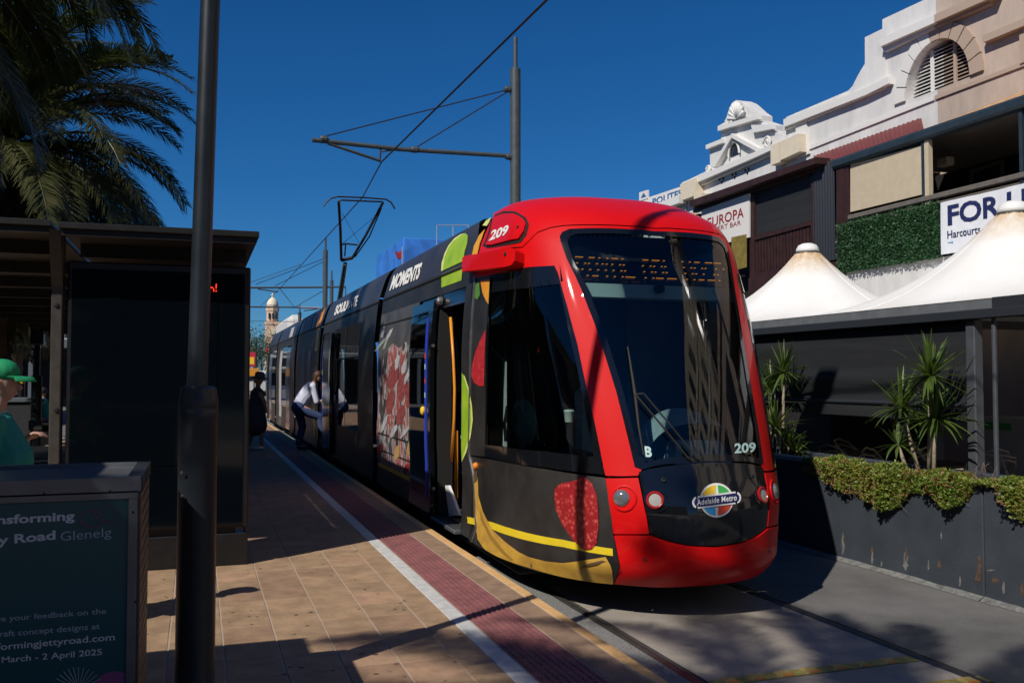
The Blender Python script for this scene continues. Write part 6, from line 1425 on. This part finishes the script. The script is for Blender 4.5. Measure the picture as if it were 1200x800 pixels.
# ================================================================== PALMS
def frond_mesh(L, e0, droop, seed, ll=.52, hang=.25, mname='palm_leaf', dens=128):
    rg = np.random.default_rng(seed); mb = MB(); n = 14; p = np.zeros(3); e = e0; P = [p.copy()]; T = []
    for i in range(n):
        d = np.array([math.cos(e), 0, math.sin(e)]); T.append(d); p = p+d*L/n; P.append(p.copy()); e -= droop/n*(0.5+1.2*i/n)
    T.append(T[-1]); P = np.array(P); T = np.array(T)
    mb.tube(P, [.035*(1-.92*i/n)+.004 for i in range(n+1)], 5)
    for k in range(dens):
        s = .10+.90*(k+rg.random()*.5)/dens; f = s*n; i = min(int(f), n-1); q = P[i]+(P[i+1]-P[i])*(f-i); t = T[i]
        up = np.cross(np.array([0,1.,0]), t); up = -up if up[2] < 0 else up
        for sd in (-1, 1):
            l = ll*(.55+.45*math.sin(math.pi*min(1, s*.9+.12)))*rg.uniform(.85,1.12)*(1 if s < .9 else .7)
            d = t*rg.uniform(.55,.8)+np.array([0,sd*.75,0])+up*rg.uniform(.05,.4); d /= np.linalg.norm(d)
            w = np.cross(d, up); w = w/np.linalg.norm(w)*.0125
            m_ = q+d*l*.55-np.array([0,0,hang*l*.25]); e_ = q+d*l*.95-np.array([0,0,hang*l*rg.uniform(.7,1.2)])
            mb.add([q-w*.6, q+w*.6, m_+w, m_-w, e_], [(0,1,2,3),(3,2,4)])
    me = mb.mesh('frond'); me.materials.append(MATS[mname]); return me
FR = []
for i in range(9):
    e0 = math.radians([80,62,45,30,14,0,-15,-32,-50][i]); FR.append(frond_mesh(3.9-.06*i, e0, [1.5,1.7,1.7,1.6,1.5,1.3,1.1,.9,.7][i], 40+i, hang=.2+.05*i))
DEAD = [frond_mesh(3.0, math.radians(-62), .4, 60, mname='palm_dead', hang=.5, dens=44), frond_mesh(2.7, math.radians(-74), .25, 61, mname='palm_dead', hang=.6, dens=44)]
def palm(label, x, y, zc, n, seed, base=0., scale=1.0, keep=None):
    t = thing('palm_tree', label, 'palm', 'date palms along the platform', (x, y, base)); rg = np.random.default_rng(seed); h = zc-base
    mb = MB(); prof_ = [(.42,0),(.36,.3)]
    for i in range(22): z = .4+(h-.5)*i/22; prof_ += [(.30 if i % 2 else .335, z)]
    prof_ += [(.42,h-.35),(.45,h-.1),(.25,h+.25)]
    mb.lathe(prof_, (0,0,0), (0,0,1), 16).build('trunk', 'palm_trunk', t, smooth=30)
    for i in range(n):
        k = int(min(8, rg.integers(0, 9))); a = 2.39996*i+rg.normal()*.12
        if keep and not keep(a % (2*math.pi), k): continue
        o = bpy.data.objects.new('frond', FR[k]); COL.objects.link(o); o.parent = t; o.location = (.12*math.cos(a), .12*math.sin(a), h+.15-.05*k)
        o.rotation_euler = (rg.normal()*.18, rg.normal()*.08, a); s = scale*rg.uniform(.85,1.08); o.scale = (s, s, s)
    for i in range(int(n*.22)):
        a = rg.uniform(0, 2*math.pi)
        if keep and not keep(a % (2*math.pi), 9): continue
        o = bpy.data.objects.new('dead_frond', DEAD[i % 2]); COL.objects.link(o); o.parent = t; o.location = (.15*math.cos(a), .15*math.sin(a), h-.3); o.rotation_euler = (rg.normal()*.15, 0, a); o.scale = (scale*.9,)*3
    return t
palm('date palm with drooping sunlit fronds behind the shelter roof', -3.9, 20.5, 6.3, 190, 1, scale=1.16)
palm('nearer date palm whose dark fronds hang from the top left corner', -3.75, 11.8, 7.4, 125, 2, base=0.0, scale=1.0, keep=lambda a, k: not (k <= 4 and (a > 4.5 or a < .25)))
palm('date palm behind the camera whose shadow falls on the road', -4.85, -1.85, 7.6, 140, 3, scale=.92)
palm('small far date palm seen under the shelter roof', ony(18,330,40.)[0], 40., ony(18,352,40.)[2]+.6, 50, 4, scale=1.0)
# ================================================================== LEFT SIDE AND BEHIND THE CAMERA
t = thing('balcony_shop', 'dark far shop building with railed balcony behind the person in the cap', 'building')
yb_ = 62.; P_ = lambda x, y: ony(x, y, yb_)
xr_ = P_(200,400)[0]; xl_ = P_(-80,400)[0]
MB().box((xl_,yb_+2.5,0),(xr_,yb_+12,P_(30,330)[2])).build('wall', 'shop_dark', t); MB().box((xl_,yb_,P_(30,407)[2]),(xr_,yb_+2.5,P_(30,397)[2])).build('balcony_slab', 'shop_rail', t)
for yy in (382,396.5): MB().box((xl_,yb_+.05,P_(30,yy)[2]-.03),(xr_,yb_+.1,P_(30,yy)[2]+.05)).build('rail', 'far_white' if yy > 390 else 'shop_rail', t)
for i in range(60):
    x = xl_+(xr_-xl_)*i/60; MB().box((x,yb_+.06,P_(30,397)[2]),(x+.06,yb_+.09,P_(30,382)[2])).build('baluster', 'shop_rail', t)
for px in (-20, 36, 90, 150): MB().box((P_(px,400)[0]-.12,yb_+.1,0),(P_(px,400)[0]+.12,yb_+.35,P_(30,397)[2])).build('post', 'shop_rail', t)
for px in (-60, -10, 42, 95): f_ = MB().box((P_(px,400)[0],yb_+2.4,.5),(P_(px+40,400)[0],yb_+2.49,2.9)).build('shop_window', 'window_dark', t)
t = thing('street_post', 'dark street post with thick foot left of the shelter', 'pole'); c = ony(43,460,24.); MB().tube([(c[0],24,0),(c[0],24,ony(46,343,24.)[2]+1.5)], .06, 10).build('shaft', 'pole_paint', t); MB().tube([(c[0],24,0),(c[0],24,ony(43,440,24.)[2])], .12, 12).build('foot', 'pole_paint', t)
MB().bbox((c[0]-.14,23.85,ony(43,404,24.)[2]),(c[0]+.14,24.15,ony(43,372,24.)[2]), .02).build('signal_box', 'pole_paint', t)
t = thing('bollard', 'dark bollard with a yellow band behind the green cap', 'bollard'); c = ony(25,460,26.5); MB().lathe([(.08,0),(.08,c[2]+.2),(.06,c[2]+.38),(.001,c[2]+.4)], (c[0],26.5,0), (0,0,1), 14).build('shaft', 'pole_paint', t); MB().lathe([(.083,c[2]+.24),(.083,c[2]+.30)], (c[0],26.5,0), (0,0,1), 14).build('band', 'logo_yellow', t)
t = thing('low_wall', 'low dark planter wall across the road at far left', 'wall'); c = ony(40,497,25.); MB().bbox((ony(-60,480,25.)[0],25.0,0),(ony(38,480,25.)[0],25.5,ony(30,471,25.)[2]), .02).build('block', 'shop_dark', t); MB().bbox((ony(-60,480,25.)[0]-.03,24.95,ony(30,471,25.)[2]),(ony(38,480,25.)[0]+.03,25.55,ony(30,466,25.)[2]), .01).build('coping', 'shop_rail', t)
def block(label, x0, x1, y0, y1, h, m_, face, floors, cols, name='shop_building'):
    t = thing(name, label, 'building'); MB().box((x0,y0,0),(x1,y1,h)).build('wall', m_, t)
    fx = x1 if face > 0 else x0
    for f_ in range(floors):
        for c_ in range(cols):
            y = y0+(y1-y0)*(c_+.5)/cols; z = h*(f_+.3)/floors; w = (y1-y0)/cols*.28
            o = MB().box((min(fx,fx+.05*face),y-w,z),(max(fx,fx+.05*face),y+w,z+h/floors*.5)).build('window', 'window_dark', t)
            MB().box((min(fx,fx+.12*face),y-w-.05,z-.1),(max(fx,fx+.12*face),y+w+.05,z-.005)).build('sill', 'white_trim', o)
    MB().box((x0-.2,y0-.02,h),(x1+.2,y1+.02,h+.35)).build('cornice', m_, t); return t
block('cream shop row added on the left of the street, out of view, blocking sky light', -22, -12.5, -30, 8, 8.5, 'apart_cream', 1, 2, 9); block('dark shop row added out of view beyond the palms at the left, blocking sky light', -22, -12.5, 9, 52, 8.0, 'shop_dark', 1, 2, 10)  # unseen rows added to cut sky light on the platform and fill reflections
block('unseen dark block added behind the camera to darken the shelter screen reflection', -45, 11, -62, -48, 15, 'shop_dark', 1, 4, 3, 'reflection_block')  # unseen block added so the shelter screen mirrors something dark
block('beige shop row on the right behind the camera', 13.2, 21, -24, 4.6, 8.5, 'beige_render', -1, 2, 7)
# tall apartment block behind the camera, mirrored in the windscreen
t = thing('apartment_tower', 'tall cream apartment tower with round bays, mirrored in the windscreen', 'building'); ax0, ax1, ay0, ay1, ah = 22., 36., -36., -4., 27.
MB().box((ax0,ay0,0),(ax1,ay1,ah)).build('wall', 'apart_cream', t)
bays = [(ax0+1.2,ay1-1.2)]
for x, y in bays: MB().lathe([(1.9,0),(1.9,ah+1.2),(2.1,ah+1.3),(2.1,ah+1.7),(1.2,ah+2.4)], (x,y,0), (0,0,1), 24).build('round_bay', 'apart_cream', t, smooth=40)
for f_ in range(6):
    z = 2.2+4.2*f_
    for x, y in bays:
        b_ = MB().lathe([(2.05,z-.35),(2.05,z-.05)], (x,y,0), (0,0,1), 24).build('band', 'white_trim', t)
        for q in (-.75, 0, .75):
            a = (math.pi/2 if y == ay1 else math.pi)+q; c = np.array([x+1.86*math.cos(a), y+1.86*math.sin(a), z+.4]); n_ = np.array([math.cos(a), math.sin(a), 0]); s_ = np.array([-n_[1], n_[0], 0])*.46
            MB().prism([c-s_, c+s_, c+s_+[0,0,2.1], c-s_+[0,0,2.1]], n_*.08).build('window', 'window_dark', t)
    for x in (ax0+7.2,): MB().box((x-.9,ay1,z+.1),(x+.9,ay1+.06,z+2.0)).build('window', 'window_dark', t); MB().box((x-1.1,ay1+.0,z-.25),(x+1.1,ay1+1.0,z-.05)).build('balcony', 'white_trim', t)
    MB().box((ax0-.18,ay0,z-.55),(ax0,ay1-3.2,z-.3)).build('floor_band', 'white_trim', t)
    for y in np.arange(ay1-5.2, ay0+2, -3.4): MB().box((ax0-.06,y-.75,z+.3),(ax0,y+.75,z+2.4)).build('window', 'window_dark', t)
def endrow(label, x0, x1, y, h, m_):
    t = thing('far_shop_row', label, 'building'); MB().box((x0,y,0),(x1,y+10,h)).build('wall', m_, t); MB().box((x0-.2,y-.3,h),(x1+.2,y+10,h+.4)).build('cornice', 'far_white', t)
    n = int((x1-x0)/5)
    for i in range(n):
        x = x0+(x1-x0)*(i+.5)/n
        for z in (.6, h*.58): MB().box((x-1.3,y-.06,z),(x+1.3,y,z+h*.28)).build('window', 'window_dark', t)
    MB().box((x0,y-2.2,h*.46),(x1,y-.07,h*.46+.25)).build('verandah', 'shop_rail', t)
endrow('pale far shop row at the street end, behind the shelter', -52, -4, 148, 7.5, 'far_white')
endrow('cream far shop row at the street end, behind the tram', 26, 70, 150, 8.0, 'apart_cream')
